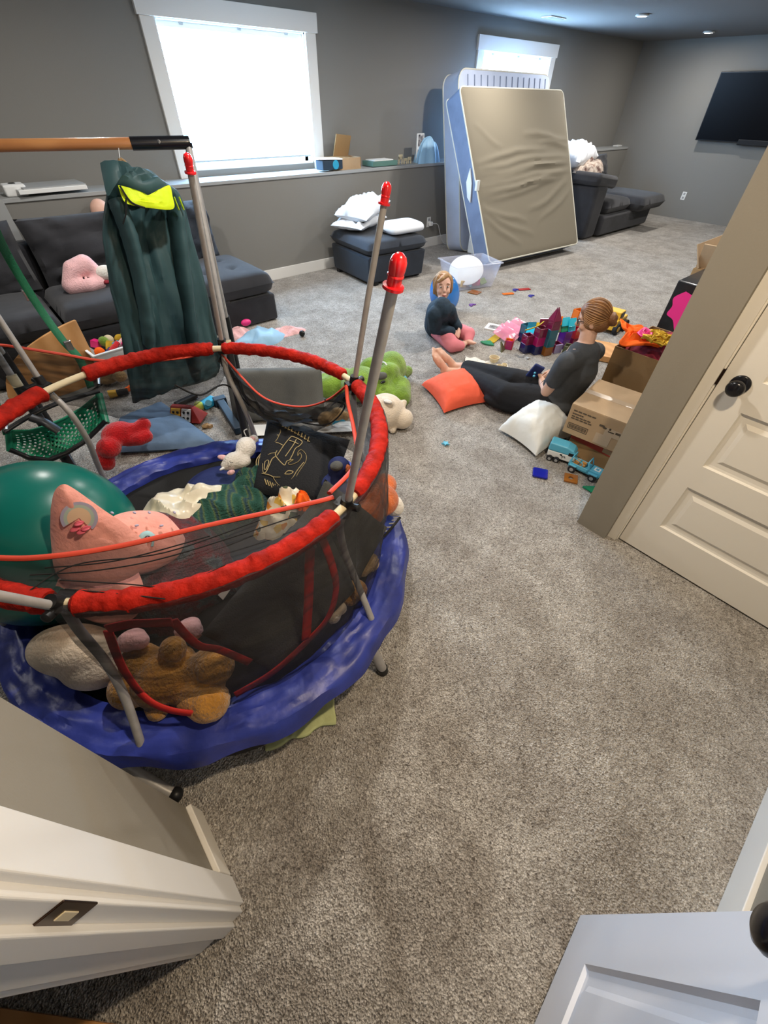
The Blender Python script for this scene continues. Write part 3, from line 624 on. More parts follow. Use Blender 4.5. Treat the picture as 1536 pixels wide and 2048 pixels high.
# things on the left sofa
h = thing('pink_plush_slipper', 'pink and white plush toy lying on the dark sofa seat', 'soft toy', P(175, 570, .47))
c = P(165, 550, .56)
MB().limb([c+Vector((-.13, -.05, -.05)), c+Vector((-.05, -.02, .05)), c+Vector((.05, 0, .07)), c+Vector((.10, -.02, .0))], [.055, .070, .072, .06]).limb([c+Vector((-.12, -.07, -.06)), c+Vector((0, -.11, -.055)), c+Vector((.08, -.09, -.05))], [.055, .052, .052]).build('pink_body', M['plush_pink'], h, remesh=.012, sm_it=3)
MB().ell(c+Vector((.16, -.06, .0)), (.08, .06, .06)).ell(c+Vector((.22, -.03, .0)), (.05, .05, .05)).build('white_trim', M['plush_white'], h, remesh=.012, sm_it=3)
MB().ell(c+Vector((.13, -.12, -.05)), (.03, .02, .015)).build('maroon_patch', M['felt_r'], h)
dl = thing('baby_doll', 'pale baby doll head peeping over the sofa back', 'doll', P(200, 440, .9))
c = PY(203, 424, 5.12)
MB().ell(c, (.085, .08, .10)).ell(c+Vector((0, .03, -.14)), (.07, .06, .12)).build('head', M['skin_child'], dl, remesh=.012, sm_it=4)
MB().ell(c+Vector((-.10, -.03, -.05)), (.04, .025, .03)).build('hand', M['skin_child'], dl)
# laptop-like white folder and cup holder on the ledge, left
t = thing('white_binder', 'white flat binder lying on the ledge above the left sofa', 'binder', PY(105, 378, 5.25))
c = P(100, 375, 1.04)
MB().box((c.x, 5.32, 1.035), (.52, .30, .03), (0, 0, .06)).build('cover', M['paper'], t, smooth=False, bevel=.004)
MB().box((c.x+.02, 5.33, 1.055), (.48, .28, .012), (.02, 0, .08)).build('pages', M['shelf'], t, smooth=False)
t = thing('charging_dock', 'small white box with a round dark hole on the ledge beside the binder', 'box', (0.55, 5.3, 1.0)); c = P(32, 384, 1.05)
MB().box((c.x+.02, 5.32, 1.04), (.16, .16, .08)).build('body', M['paper'], t, smooth=False, bevel=.015)
MB().lathe([(.028, 0), (.022, .004)], (c.x+.02, 5.32, 1.081)).build('hole', M['black'], t)
# ottoman
ot = thing('storage_ottoman', 'dark slate fabric storage ottoman holding white pillows', 'ottoman', (3.95, 4.62, 0), math.radians(-6))
MB().box((3.92, 4.62, .17), (.82, .84, .28), (0, 0, -.1), taper=1.04).build('body', M['ottoman'], ot, bevel=.02)
tufted('lid', (3.92, 4.62, .385), (.88, .90, .15), M['ottoman'], ot, None, rz=-.1)
for sx, sy in ((-1, -1), (1, -1), (-1, 1), (1, 1)): MB().box((3.92+sx*.35, 4.62+sy*.36, .02), (.06, .06, .04)).build('foot', M['black'], ot, smooth=False)
o = pillow_mb((3.80, 4.83, .55), .66, .44, .13, (.0, -.05, .35), seed=3, wr=.02).build('pillow', M['white_fabric']); tag(o, 'lower crumpled white pillow on the ottoman, under the plump one', 'pillow', 'white pillows on the ottoman')
o = pillow_mb((3.86, 4.83, .68), .68, .44, .19, (.04, -.16, .40), seed=8, wr=.025).build('pillow', M['white_fabric']); tag(o, 'plump white pillow on top of the ottoman pile', 'pillow', 'white pillows on the ottoman')
mb = MB()
def fn(u, v):
    a = 2*PI*v; x = lerp(-.27, .27, u); e = (1-abs(u*2-1)**9)**.4
    yy = .19*math.cos(a); base = .052+.022*math.cos(a*1.0)
    return Vector((x*1.0, yy*e, (.062+.012*math.cos(2*a))*math.sin(a)*e+.008*math.cos(a)))
R = Euler((0, 0, -.05)).to_matrix(); cc = Vector((4.10, 4.40, .53))
mb.grid(lambda u, v: cc+R @ fn(u, v), 24, 28, closev=True); bmesh.ops.remove_doubles(mb.b, verts=mb.b.verts[:], dist=.001)
o = mb.build('memory_foam_pillow', M['white_fabric']); tag(o, 'smooth white contoured foam pillow on the ottoman front corner', 'pillow')
# ledge things
t = thing('cardboard_carton', 'open brown carton with raised flap on the window ledge', 'box', (4.35, 5.36, 1.0))
x0 = PY(655, 335, 5.22).x; x1 = PY(724, 330, 5.22).x; xm = (x0+x1)/2; wx = x1-x0
MB().box((xm+.05, 5.37, 1.01), (wx-.1, .26, .02)).box((xm+.05, 5.25, 1.055), (wx-.1, .01, .11)).box((xm+.05, 5.49, 1.055), (wx-.1, .01, .11)).box((x0+.1, 5.37, 1.055), (.01, .25, .11)).box((x1, 5.37, 1.055), (.01, .25, .11)).build('tray', M['cardboard'], t, smooth=False)
MB().box((x1-.12, 5.46, 1.20), (.24, .012, .22), (.25, .1, .1)).build('flap', M['cardboard_d'], t, smooth=False)
MB().box((xm+.06, 5.37, 1.10), (wx-.25, .22, .012), (.05, 0, .05)).build('inner_flap', M['cardboard_d'], t, smooth=False)
t = thing('wipes_packet', 'blue and white packet with a bright blue spot beside the carton', 'packet', (x0+.1, 5.28, 1.0))
MB().box((x0+.06, 5.26, 1.06), (.30, .14, .09), (0, 0, .05)).build('body', M['navy_dark'], t, smooth=False, bevel=.01)
MB().box((x0+.02, 5.26, 1.115), (.36, .16, .012), (0, .04, .05)).build('top_sheet', M['paper'], t, smooth=False)
MB().lathe([(.045, 0), (.04, .006), (0, .008)], (x0+.10, 5.187, 1.06), (0, -1, 0)).build('blue_spot', M['cyan'], t)
t = thing('board_game_box', 'dark green flat box with white lid sheet on the ledge', 'box', (5.0, 5.3, 1.0)); xa = PY(765, 325, 5.3)
MB().box((xa.x, 5.35, 1.03), (.42, .22, .05)).build('box_body', M['teal_box'], t, smooth=False, bevel=.004)
MB().box((xa.x-.01, 5.35, 1.062), (.32, .18, .01)).build('white_sheet', M['paper'], t, smooth=False)
for k, (u, w_, h_) in enumerate(((804, .07, .10), (814, .06, .06), (822, .06, .07))):
    q = PY(u, 323, 5.3); o = MB().box((q.x, 5.33, 1.0+h_*.75), (w_, .012, h_*.5)).box((q.x-w_*.4, 5.33, 1.0+h_*.4), (.014, .012, h_*.8)).box((q.x+w_*.4, 5.33, 1.0+h_*.4), (.014, .012, h_*.8)).build('letter_block', M['cream'], None, smooth=False, bevel=.003)
    tag(o, ['small cream wooden arch standing on the ledge left of two lower ones', 'low cream wooden arch in the middle of three on the ledge', 'cream wooden arch nearest the photo frame on the ledge'][k], 'ornament', 'cream ornaments on the ledge')
q = PY(842, 308, 5.32); t = thing('photo_frame', 'white upright photo strip frame with two dark pictures on the ledge', 'picture frame', (q.x, 5.33, 1.0))
MB().box((q.x, 5.35, 1.15), (.13, .015, .30)).build('mount', M['paper'], t, smooth=False)
for dz in (.08, -.07): MB().box((q.x, 5.34, 1.15+dz), (.09, .006, .12)).build('picture', M['photo'], t, smooth=False)
q = PY(864, 312, 5.32); t = thing('pen_cup', 'small brown cup of pens at the end of the ledge by the mattress', 'cup', (q.x, 5.34, 1.0))
MB().lathe([(.035, 0), (.04, .09), (.034, .088), (.03, .01)], (q.x, 5.34, 1.0)).build('cup', M['cardboard_d'], t)
for k in range(4): MB().tube([(q.x-.015+.01*k, 5.34, 1.03), (q.x-.04+.03*k, 5.33+.01*k, 1.17)], .004, n=6).build('pen', M['black'], t)
# mattress leaning on the window wall
FOLDS = [(0, .60, .75, .66, 1, .030), (0, .565, 1, .60, 1.1, .034), (0, .535, .95, .55, .8, .026), (.05, .505, 1, .56, 1, .034), (0, .47, .9, .50, 1.1, .035), (0, .44, .8, .455, .9, .028), (0, .41, 1, .50, .9, .030), (.05, .385, .9, .46, .8, .03), (.5, .74, 1, .71, .9, .03), (.65, .69, 1, .665, .7, .025), (0, .36, .45, .20, .7, .03), (.02, .33, .5, .10, .6, .03), (0, .30, .35, .06, .7, .03), (.45, .28, .95, .44, .7, .035), (.55, .20, 1, .40, .5, .03), (.05, .80, .3, .68, .5, .03)]
def leaning(name, label, x0, x1, yb, zb, yt, zt, th, cornr, face, side, sw=0.0, cat='mattress', edge=None, wr=0, stripes=False, piping=False):
    t = thing(name, label, cat, ((x0+x1)/2, yb, 0))
    A = Vector((x0, yb, zb)); B = Vector((x1, yb-sw, zb)); U = Vector((0, yt-yb, zt-zb)); L_ = U.length; U.normalize(); X = (B-A).normalized(); N_ = X.cross(U)  # N_ points to +... check
    if N_.y > 0: N_ = -N_                       # front normal towards the room
    W_ = (B-A).length
    # rounded rectangle outline
    out = []
    r = cornr
    for cx, cy, a0 in ((r, r, PI), (W_-r, r, 1.5*PI), (W_-r, L_-r, 0), (r, L_-r, .5*PI)):
        for k in range(7):
            a = a0+k/6*PI/2; out.append((cx+r*math.cos(a), cy+r*math.sin(a)))
    n = len(out)
    P3 = lambda x, y, d: A+X*x+U*y+N_*(-d)
    mb = MB()
    def sidefn(u, v):
        x, y = out[int(round(u*n)) % n]; s = .006*math.sin(v*PI*2) if not stripes else 0.0
        f = .012*fb((x*4, y*3, v*2), 1.5) if edge else 0
        cx_, cy_ = x-W_/2, y-L_/2
        return P3(x+math.copysign(f, cx_), y, v*th)
    mb.grid(sidefn, n, 6, closeu=True); mb.build('side_panel', side, t)
    mbf = MB(); nn, mm = 60, 80
    def facefn(sgn, d0):
        def fn(u, v):
            x, y = u*W_, v*L_
            ex, ey = min(x, W_-x), min(y, L_-y)
            if ex < r and ey < r:
                dx, dy = r-ex, r-ey; dd = math.hypot(dx, dy)
                if dd > r: k = r/dd; ex2, ey2 = r-dx*k, r-dy*k; x = ex2 if x < W_/2 else W_-ex2; y = ey2 if y < L_/2 else L_-ey2; ex, ey = ex2, ey2
            e = min(1, min(ex, ey)/.06); h = .012*e**.6
            if wr and sgn > 0:
                q = 0
                for (ua, va, ub, vb, amp, wd) in FOLDS:
                    s_ = (ub-ua); t_ = (u-ua)/s_ if abs(s_) > 1e-6 else 0
                    if -.02 < t_ < 1.02:
                        vl = lerp(va, vb, t_)+.014*math.sin(t_*5+va*9)+.010*fb((u*4, va*7, 1), 1); q += amp*math.exp(-(((v-vl)*L_)/wd)**2)*max(0, math.sin(PI*min(1, max(0, t_))))**.6
                h += wr*q*e
            return P3(x, y, d0-sgn*h)
        return fn
    mbf.grid(facefn(1, 0), nn, mm); mbf.build('front_panel', face, t)
    MB().grid(facefn(-1, th), 20, 30) if False else None
    mb2 = MB(); mb2.grid(facefn(-1, th), 20, 20); mb2.build('back_panel', side, t)
    if piping:
        for d, nm in ((0, 'front_piping'), (th, 'back_piping')):
            pts = [P3(x, y, d) for x, y in out]; pts.append(pts[0]); MB().tube(pts, .009, n=8, cap=False).build(nm, M['piping'], t)
    return t, P3, W_, L_
mt, P3m, Wm, Lm = leaning('mattress', 'tall pale blue quilted mattress leaning behind the beige box spring', 5.52, 7.50, 4.60, .02, 5.0, 1.90, .26, .14, M['tick_blue'], M['tick_blue'], piping=True)
for k in range(14): MB().tube([P3m(.16+k*.13, Lm-.05, -.016), P3m(.16+k*.13, Lm-.5, -.016)], .006, n=6).build('quilting_seam', M['side_blue'], mt)
bs, P3b, Wb, Lb = leaning('box_spring', 'beige covered box spring leaning in front of the mattress', 5.10, 7.02, 3.73, .11, 4.58, 1.735, .235, .06, M['beige'], M['side_blue'], sw=.15, cat='box spring', edge=True, wr=.022, piping=True)
MB().prism([P3b(-.02, Lb*.50, .05), P3b(-.03, Lb*.40, .12), P3b(-.02, Lb*.44, .16), P3b(-.03, Lb*.52, .12), P3b(-.02, Lb*.58, .03)], .012).build('torn_label', M['paper'], bs, smooth=False)
MB().box(P3b(.0, Lb*.47, -.02), (.05, .03, .10)).build('corner_tag', M['paper'], bs, smooth=False)
o = MB().box((5.62, 4.45, .19), (.12, .12, .34)).build('white_appliance', M['paper'], None, smooth=False, bevel=.02); tag(o, 'white upright gadget with dark slot between the mattress and box spring', 'device')
MB().box((5.60, 4.385, .26), (.05, .006, .08)).build('slot', M['black'], o, smooth=False)
mb = heap_mb((5.42, 5.33, 1.0), .24, .14, .30, .2, seed=21, folds=4)
o = mb.build('blue_cloth', M['fleece_b']); tag(o, 'light blue cloth heaped on the ledge beside the mattress', 'cloth')
# right sofa
rs = thing('armless_sofa', 'black fabric sofa with chaise in the far corner', 'sofa', (8.9, 4.6, 0))
MB().box((7.95, 4.42, .36), (.34, 1.05, .70)).build('arm', M['charcoal'], rs, bevel=.05)
MB().box((8.05, 4.40, .76), (.62, 1.02, .16), (0, .12, 0)).build('arm_pad', M['charcoal'], rs, bevel=.05)
MB().box((9.0, 5.0, .38), (1.9, .28, .62)).build('back_frame', M['charcoal'], rs, bevel=.05)
MB().box((9.0, 4.45, .17), (1.75, 1.25, .28)).build('base', M['charcoal'], rs, bevel=.04)
tufted('seat_cushion', (8.62, 4.35, .40), (.80, 1.0, .2), M['charcoal'], rs, None)
tufted('chaise_cushion', (9.45, 4.25, .40), (.86, 1.25, .22), M['charcoal'], rs, None)
pillow_mb((9.35, 4.90, .72), .85, .50, .26, (PI/2-.2, 0, 0), pinch=.03, wr=.02, seed=9, pw=.3).build('back_cushion', M['charcoal'], rs)
pillow_mb((8.55, 4.90, .72), .75, .50, .26, (PI/2-.2, 0, 0), pinch=.03, wr=.02, seed=10, pw=.3).build('back_cushion', M['charcoal'], rs)
o = pillow_mb((8.30, 4.62, .52), .30, .30, .10, (.4, .1, .3), seed=3).build('grey_cushion', M['greyseat']); tag(o, 'small grey cushion on the far sofa seat beside the arm', 'cushion')
o = pillow_mb((8.05, 4.62, 1.02), .80, .56, .34, (.1, -.05, .15), seed=13, wr=.03).build('bed_pillow', M['white_fabric']); tag(o, 'big white pillow piled on the far sofa arm', 'pillow')
o = heap_mb((8.22, 4.42, .84), .42, .26, .20, .3, seed=31).build('patterned_blanket', ramp_mat('brown_print_fleece', 'noise', [(.35, (.09, .05, .04)), (.5, (.45, .38, .32)), (.65, (.20, .13, .10))], 9, .9, .4, 30)); tag(o, 'brown and cream patterned blanket bunched under the white pillow', 'blanket')
q = PY(1235, 291, 5.4); o = MB().box((q.x, 5.38, 1.012), (.30, .10, .018), (0, 0, .1)).build('folded_paper', M['paper'], None, smooth=False); tag(o, 'small white folded paper at the far end of the ledge', 'paper')
# ================================================================== TRAMPOLINE
T0 = Vector((.22, 1.30, 0)); RF = .765
tr = thing('trampoline', 'round mini trampoline with blue pad, red foam ring and black safety net, full of toys', 'trampoline', T0)
def pol(c, r, deg, z): return Vector((c[0]+r*math.cos(math.radians(deg)), c[1]+r*math.sin(math.radians(deg)), z))
ANG = [-71.4, -130.5, -11.5, 49.0, 108.5, 169.0]      # leg / pole angles at the frame: A B C D E F
RC = Vector((.259, 1.323, .82)); RANG = [-71.4, -134.7, -7.8, 55.2, 114.0, 172.0]; RR = .667
# frame and bed
MB().tube([pol(T0, RF, a, .235) for a in range(0, 361, 6)], .017, n=10, cap=False).build('frame_ring', M['grey_metal'], tr)
def bed(u, v):
    r = .70*v; return Vector((T0.x+r*math.cos(2*PI*u), T0.y+r*math.sin(2*PI*u), .238-.03*(1-v*v)))
MB().grid(bed, 64, 12, closeu=True).build('jumping_mat', M['bed'], tr, solid=.004)
MB().tube([pol(T0, .70, a, .240) for a in range(0, 361, 6)], .008, n=6, cap=False).build('mat_hem', M['net_edge'], tr)
mb = MB()
for k in range(0, 360, 4):
    if k % 8: mb.tube([pol(T0, .70, k, .243), pol(T0, RF, k+4, .238)], .0035, n=5)
    else: mb.tube([pol(T0, .70, k, .243), pol(T0, RF, k-4, .238)], .0035, n=5)
mb.build('elastic_lacing', M['net_edge'], tr)
def skirt(u, v):
    a = u*360; r = RF+.012+.01*math.sin(math.radians(a*9))*v; return pol(T0, r, a, .245-.10*v-.02*math.sin(math.radians(a*3))*v)
MB().grid(skirt, 160, 5, closeu=True).build('black_skirt', M['bed'], tr, solid=.003)
def padf(u, v):
    a = 2*PI*u; q = Vector((math.cos(a), math.sin(a), 0))
    r_in = .655+.012*fb((q.x*4, q.y*4, 1), 1); r_out = .800+.008*fb((q.x*5, q.y*5, 3), 1)
    if v < .08: return T0+q*(r_in+.004)+Vector((0, 0, .238))
    if v > .86:
        k = (v-.86)/.14; return T0+q*(r_out+.012*k+.008*math.sin(u*2*PI*17))+Vector((0, 0, .262-.055*k))
    t = (v-.08)/.78; r = lerp(r_in, r_out, t)
    puff = .024*math.sin(PI*t)**.6+.010*fb((q.x*3.5, q.y*3.5, t*3), 2.0, 3)+.008*fb((u*60, t*2.0, 0), 1.0, 2)
    return T0+q*r+Vector((0, 0, .262+puff))
MB().grid(padf, 240, 18, closeu=True).build('blue_pad', M['pad_blue'], tr)
for a in ANG:
    if a == -130.5:
        leg = MB().tube(smoothcurve([P(215, 1512, .17), P(270, 1545, .10), P(320, 1575, .045), P(350, 1590, .022)], 5), .019, n=14).build('leg', M['grey_metal'], tr); MB().ell(P(351, 1590, .024), (.024, .024, .022)).build('leg_cap', M['black'], leg); continue
    leg = MB().tube(smoothcurve([pol(T0, RF-.01, a, .235), pol(T0, RF+.0, a, .16), pol(T0, RF+.035, a, .06), pol(T0, RF+.05, a, .022)], 5), .019, n=14).build('leg', M['grey_metal'], tr)
    MB().tube([pol(T0, RF+.048, a, .03), pol(T0, RF+.052, a, 0.0)], .0225, n=14).build('leg_cap', M['black'], leg)
def pole_path(i):
    a = ANG[i]
    if i == 0: mid = [P(745, 1243, .27), P(716, 1170, .41), P(690, 1105, .56), P(680, 1052, .71)]
    elif i == 1: mid = [P(283, 1492, .27), P(252, 1400, .42), P(214, 1328, .56), P(160, 1262, .70)]
    else:
        mid = [pol(T0, .755, a, .27), pol(T0, .725, a, .41), pol(T0, .675, a, .56), pol(RC, .66, lerp(a, RANG[i], .8), .71)]
    return mid
caps = []
for i in range(6):
    cp = pol(RC, RR, RANG[i], .82)
    if i == 3: cp = P(444, 690, .82)
    if i == 4: cp = P(85, 768, .82)
    lean = (cp-RC); lean.z = 0; lean.normalize()
    top = cp+lean*.145+Vector((0, 0, .585))
    if i == 0: top = P(786, 575, 1.405)
    if i == 2: top = P(768, 408, 1.405)
    if i == 3: top = P(381, 346, 1.44)
    if i == 1: top = cp+(P(0, 1187, .95)-cp)*4.4
    if i == 4: top = cp+(P(0, 640, 1.05)-cp)*2.5
    low = pole_path(i)
    p = MB().tube(smoothcurve(low+[cp+Vector((0, 0, -.02))], 6), .012, n=14).build('lower_pole', M['grey_metal'], tr)
    p = MB().tube([cp+Vector((0, 0, -.02)), cp.lerp(top, .5), top], .0105, n=16).build('upper_pole', M['grey_metal'], tr)
    ax = (top-cp).normalized()
    MB().lathe([(r_*.55, h_*.62) for r_, h_ in [(.034, -.002), (.034, .006), (.023, .008), (.0235, .028), (.026, .030), (.026, .034), (.024, .036), (.0265, .050), (.026, .066), (.021, .078), (.010, .086), (0, .088)]], top, ax, 28).build('pole_cap', M['red_cap'], p)
    MB().tube([cp-ax*.045, cp+ax*.03], [.019, .017], n=18).box(cp+lean*-.012+Vector((0, 0, -.012)), (.042, .036, .034), (0, 0, math.radians(RANG[i]))).lathe([(.012, 0), (.012, .03), (.007, .034)], cp+lean*.015, lean+Vector((0, 0, .3)), 12).build('coupler', M['black'], tr)
    caps.append((cp, top))
CP = [c for c, t in caps]
# foam ring: arcs between couplers with wrinkled red sleeves
order = [0, 2, 3, 4, 5, 1]
def ringpt(a): return pol(RC, RR, a, .82)
def arc(i, j, s0=0.06, s1=.94, n=26, bow=1.0):
    a0, a1 = RANG[i], RANG[j]
    if a1 < a0: a1 += 360
    out = []
    for k in range(n):
        t = lerp(s0, s1, k/(n-1)); p = ringpt(lerp(a0, a1, t)); st = CP[i].lerp(CP[j], t); out.append(st.lerp(p, bow)+Vector((0, 0, .0)))
    return out
def sleeve(path, r, seed):
    n = len(path); rs = [r*(1+.13*noise.noise(Vector((k*.31, seed, 0)))+.11*noise.noise(Vector((k*1.3, seed, 4)))) for k in range(n)]; rs[0] *= .8; rs[-1] *= .8
    return MB().tube([p+Vector((0, 0, .004*noise.noise(Vector((k*.5, seed, 3))))) for k, p in enumerate(path)], rs, n=18)
segs = [(1, 0, .05, .93), (0, 2, .06, .97), (2, 3, .10, .97), (3, 4, .03, .80), (4, 5, .04, .96), (5, 1, .04, .96)]
for k, (i, j, s0, s1) in enumerate(segs):
    f = MB().tube(arc(i, j, 0, 1, 20), .0125, n=10).build('ring_tube', M['cream'], tr)
    sleeve(arc(i, j, s0, s1, 60), .029 if k != 2 else .026, k*3.3).build('foam_sleeve', M['red_foam'], tr)
# net piping (free top edge of the net) and net panels
pipes = {
 'ba': [P(-160, 1100, .88), P(0, 1116, .86), P(110, 1112, .86), P(250, 1090, .84), P(420, 1050, .83), P(560, 1020, .83), P(640, 1002, .84), CP[0]+Vector((-.02, .03, .02))],
 'ac': [CP[0]+Vector((-.02, .05, .02)), P(712, 925, .80), P(708, 860, .78), P(696, 805, .78), CP[2]+Vector((-.035, 0, .0))],
 'cd': [CP[2]+Vector((-.035, 0, 0)), P(655, 800, .70), P(610, 813, .62), P(560, 808, .60), P(520, 790, .63), P(478, 748, .71), P(437, 700, .80)],
 'de': [P(437, 700, .80), P(370, 715, .80), P(290, 722, .80), P(200, 721, .80), P(120, 708, .82), P(0, 690, .84), P(-60, 690, .85)]}
LOWA = {'ba': (-130.5, -71.4), 'ac': (-71.4, -11.5), 'cd': (-11.5, 49), 'de': (49, 100)}
for kx, pts in pipes.items():
    pc = smoothcurve(pts, 8)
    MB().tube(pc, .0075 if kx != 'cd' else .006, n=8, flat=.8).build('net_piping', M['binding'], tr)
    a0, a1 = LOWA[kx]
    def topc(u, pc=pc):
        x = u*(len(pc)-1); i = min(int(x), len(pc)-2); return pc[i].lerp(pc[i+1], x-i)
    if kx in ('ba', 'ac'):
        i, j = (1, 0) if kx == 'ba' else (0, 2)
        def net(u, v, i=i, j=j):
            tp = topc(u); a = lerp(RANG[i], RANG[j], u); rg = pol(RC, RR+.03, a, .835)
            lo = pol(T0, .685, lerp(a0, a1, u), .262)
            if v < .25: q = tp.lerp(rg, v/.25); q.z -= .02*math.sin(PI*v/.25)
            else:
                t = (v-.25)/.75; q = rg.lerp(lo, t); out = (q-Vector((RC.x, RC.y, q.z))).normalized(); q += out*(.012*math.sin(PI*t)+.014*fb((u*5, t*2, i), 1.6, 3)*math.sin(PI*t))
            return q+Vector((0, 0, .004*fb((u*7, v*7, 4), 1)))
        MB().grid(net, 70, 40).build('net_panel', M['net'], tr)
    elif kx == 'cd':
        def net(u, v):
            tp = topc(u); lo = pol(T0, .69, lerp(a0, a1, u), .262); q = tp.lerp(lo, v*.55); q += Vector((.03, .02, 0))*fb((u*4, v*3, 8), 1.5, 3); return q
        MB().grid(net, 50, 20).build('net_panel', M['net'], tr)
        def net2(u, v):
            tp = topc(u); q = tp+Vector((0, 0, -.03-.12*v*math.sin(PI*u)**.5)); q += Vector((.04, .03, .02))*fb((u*4, v*3, 18), 1.5, 3); return q
        MB().grid(net2, 50, 10).build('gathered_net', M['net'], tr)
    else:
        def net(u, v):
            tp = topc(u); return tp+Vector((0, 0, -.30*v*(.35+.65*math.sin(PI*min(1, u*1.0+.0))**.7)))+Vector((.02, .02, 0))*fb((u*5, v*3, 2), 1.5, 3)
        MB().grid(net, 60, 20).build('net_panel', M['net'], tr)
for pts in ([P(350, 770, .80), P(400, 790, .7), P(452, 770, .66), P(500, 812, .5)], [P(650, 800, .7), P(690, 812, .55), P(650, 850, .4), P(560, 835, .45)]):
    MB().tube(smoothcurve([tuple(p) for p in pts], 8), .004, n=6).build('net_cord', M['net_edge'], tr)
for pts in ([(40, 1195), (150, 1130), (330, 1105), (520, 1040)], [(60, 1150), (200, 1140), (350, 1110), (600, 1030)], [(120, 1160), (250, 1168), (350, 1172), (450, 1130)], [(130, 1178), (260, 1190), (330, 1198)],
            [(90, 1136), (240, 1120), (420, 1072)]):
    MB().tube(smoothcurve([P(u, v, .845) for u, v in pts], 8), .0017, n=6).build('gathered_net', M['net_edge'], tr)
# zipped net door outlined in red webbing
def RAYD(p): return (p-Vector((0, 0, CAMH))).normalized()
def ribbon(name, pts, wd, m=M['zip_red'], th=.004, par=tr):
    pc = smoothcurve(pts, 10); mb = MB(); n = len(pc)
    up = [Vector((0, 0, 0))]*n
    def fn(u, v):
        k = min(n-1, int(round(u*(n-1)))); d = (pc[min(k+1, n-1)]-pc[max(k-1, 0)]).normalized(); view = Vector((pc[k].x-RC.x, pc[k].y-RC.y, .15)).normalized()
        s = d.cross(view).normalized(); ow = Vector((pc[k].x-RC.x, pc[k].y-RC.y, 0)).normalized(); return pc[k]+s*wd*(v-.5)-RAYD(pc[k])*.035
    mb.grid(fn, n, 3); return mb.build(name, m, par, solid=th)
ribbon('zip_binding', [P(622, 1062, .80), P(619, 1130, .66), P(617, 1200, .50), P(612, 1278, .34)], .032)
ribbon('zip_binding', [P(640, 1066, .80), P(664, 1130, .66), P(672, 1180, .52), P(656, 1235, .40), P(612, 1285, .32), P(545, 1345, .275), P(470, 1390, .27)], .024)
ribbon('zip_binding', [P(216, 1262, .62), P(245, 1335, .50), P(290, 1395, .42), P(340, 1420, .37), P(400, 1428, .33)], .026)
ribbon('zip_binding', [P(214, 1258, .64), P(260, 1248, .66), P(305, 1246, .68), P(345, 1244, .68)], .026)
ribbon('zip_binding', [P(345, 1240, .68), P(372, 1270, .60), P(400, 1292, .54), P(440, 1300, .50), P(500, 1325, .42)], .024)
z = MB().box(P(629, 1088, .78), (.010, .006, .030)).build('zip_pull', M['silver'], tr, smooth=False, bevel=.002)
# black net hem cord with lace holes on the right side
pc = smoothcurve([P(800, 1035, .34), P(770, 1070, .34), P(725, 1105, .31), P(700, 1150, .30)], 10)
MB().tube(pc, .006, n=6).build('net_hem', M['net_edge'], tr)
mb = MB()
for k in range(0, len(pc)-1, 2):
    d = (pc[k+1]-pc[k]).normalized(); s = Vector((d.y, -d.x, 0)).normalized(); mb.tube([pc[k], pc[k]+s*.03+Vector((0, 0, -.02))], .003, n=5)
mb.build('lace_loops', M['ticking'], tr)
# ================================================================== THINGS IN THE TRAMPOLINE
ZB = .225
def plush(name, m, parts, root, vox=.009, sm=3):
    mb = MB()
    for p in parts:
        if p[0] == 'e': mb.ell(p[1], p[2], p[3] if len(p) > 3 else (0, 0, 0))
        else: mb.limb(p[1], p[2])
    return mb.build(name, m, root, remesh=vox, sm_it=sm)
# exercise ball
bc = Vector((-.262, 1.475, ZB+.285)); t = thing('exercise_ball', 'big shiny teal exercise ball on the left of the trampoline', 'ball', (bc.x, bc.y, ZB))
mb = MB(); mb.lathe([(.285*math.sin(PI*k/48)*(1+.0016*math.cos(k*PI)), -.285*math.cos(PI*k/48)) for k in range(49)], bc, (.35, -.25, .9), 64); mb.build('ball_body', M['ball_teal'], t)
# pink minky cushion with rainbow print, corner pointing up
def off(p, n_, d): return Vector(p)+Vector(n_)*d
c = P(205, 1065, .66)
t = thing('pink_rainbow_cushion', 'pink triangular cushion corner printed with a pastel rainbow, leaning on the teal ball', 'cushion', (c.x, c.y, ZB))
A = P(104, 1195, .52); B = P(330, 1165, .50); Dd = P(96, 1040, .76); Cc = P(235, 1075, .66)
t1, t2, t3 = P(122, 968, .90), P(255, 1055, .70), P(150, 1170, .56)
tri = [P(101, 1020, .82), P(108, 985, .87), P(124, 969, .89), P(146, 976, .87), P(205, 1018, .78), P(262, 1058, .69), P(300, 1105, .60), P(270, 1150, .54), P(195, 1172, .54), P(118, 1155, .60), P(102, 1085, .71)]
def soft_poly(pts, th, m, name, root, nz=.004, seed=0, rings=9):
    cen = sum(pts, Vector())/len(pts); nrm = Vector()
    for i in range(len(pts)): nrm += (pts[i]-cen).cross(pts[(i+1) % len(pts)]-cen)
    nrm.normalize()
    if nrm.dot(Vector((0, 0, CAMH))-cen) < 0: nrm = -nrm
    pc = smoothcurve(pts+[pts[0]], 5)[:-1]; n = len(pc); mb = MB()
    for sgn in (1, -1):
        def fn(u, v):
            p = pc[int(round(u*n)) % n]; e = (1-v**2.6)**.5
            return cen.lerp(p, v)+nrm*sgn*th/2*e+nrm*fb((u*0+p.x*5*v+seed, p.y*5*v, sgn), 2, 3)*nz*e
        mb.grid(fn, n, rings, closeu=True)
    bmesh.ops.remove_doubles(mb.b, verts=mb.b.verts[:], dist=.0006)
    return mb.build(name, m, root), cen, nrm
body, cen, nrm = soft_poly(tri, .05, M['pink_minky'], 'cushion_cover', t, .008)
def onpl(u, v, cen, nrm, d):
    r = RAY(u, v); o = Vector((0, 0, CAMH)); pp = cen+nrm*d; return o+r*((pp-o).dot(nrm)/r.dot(nrm))
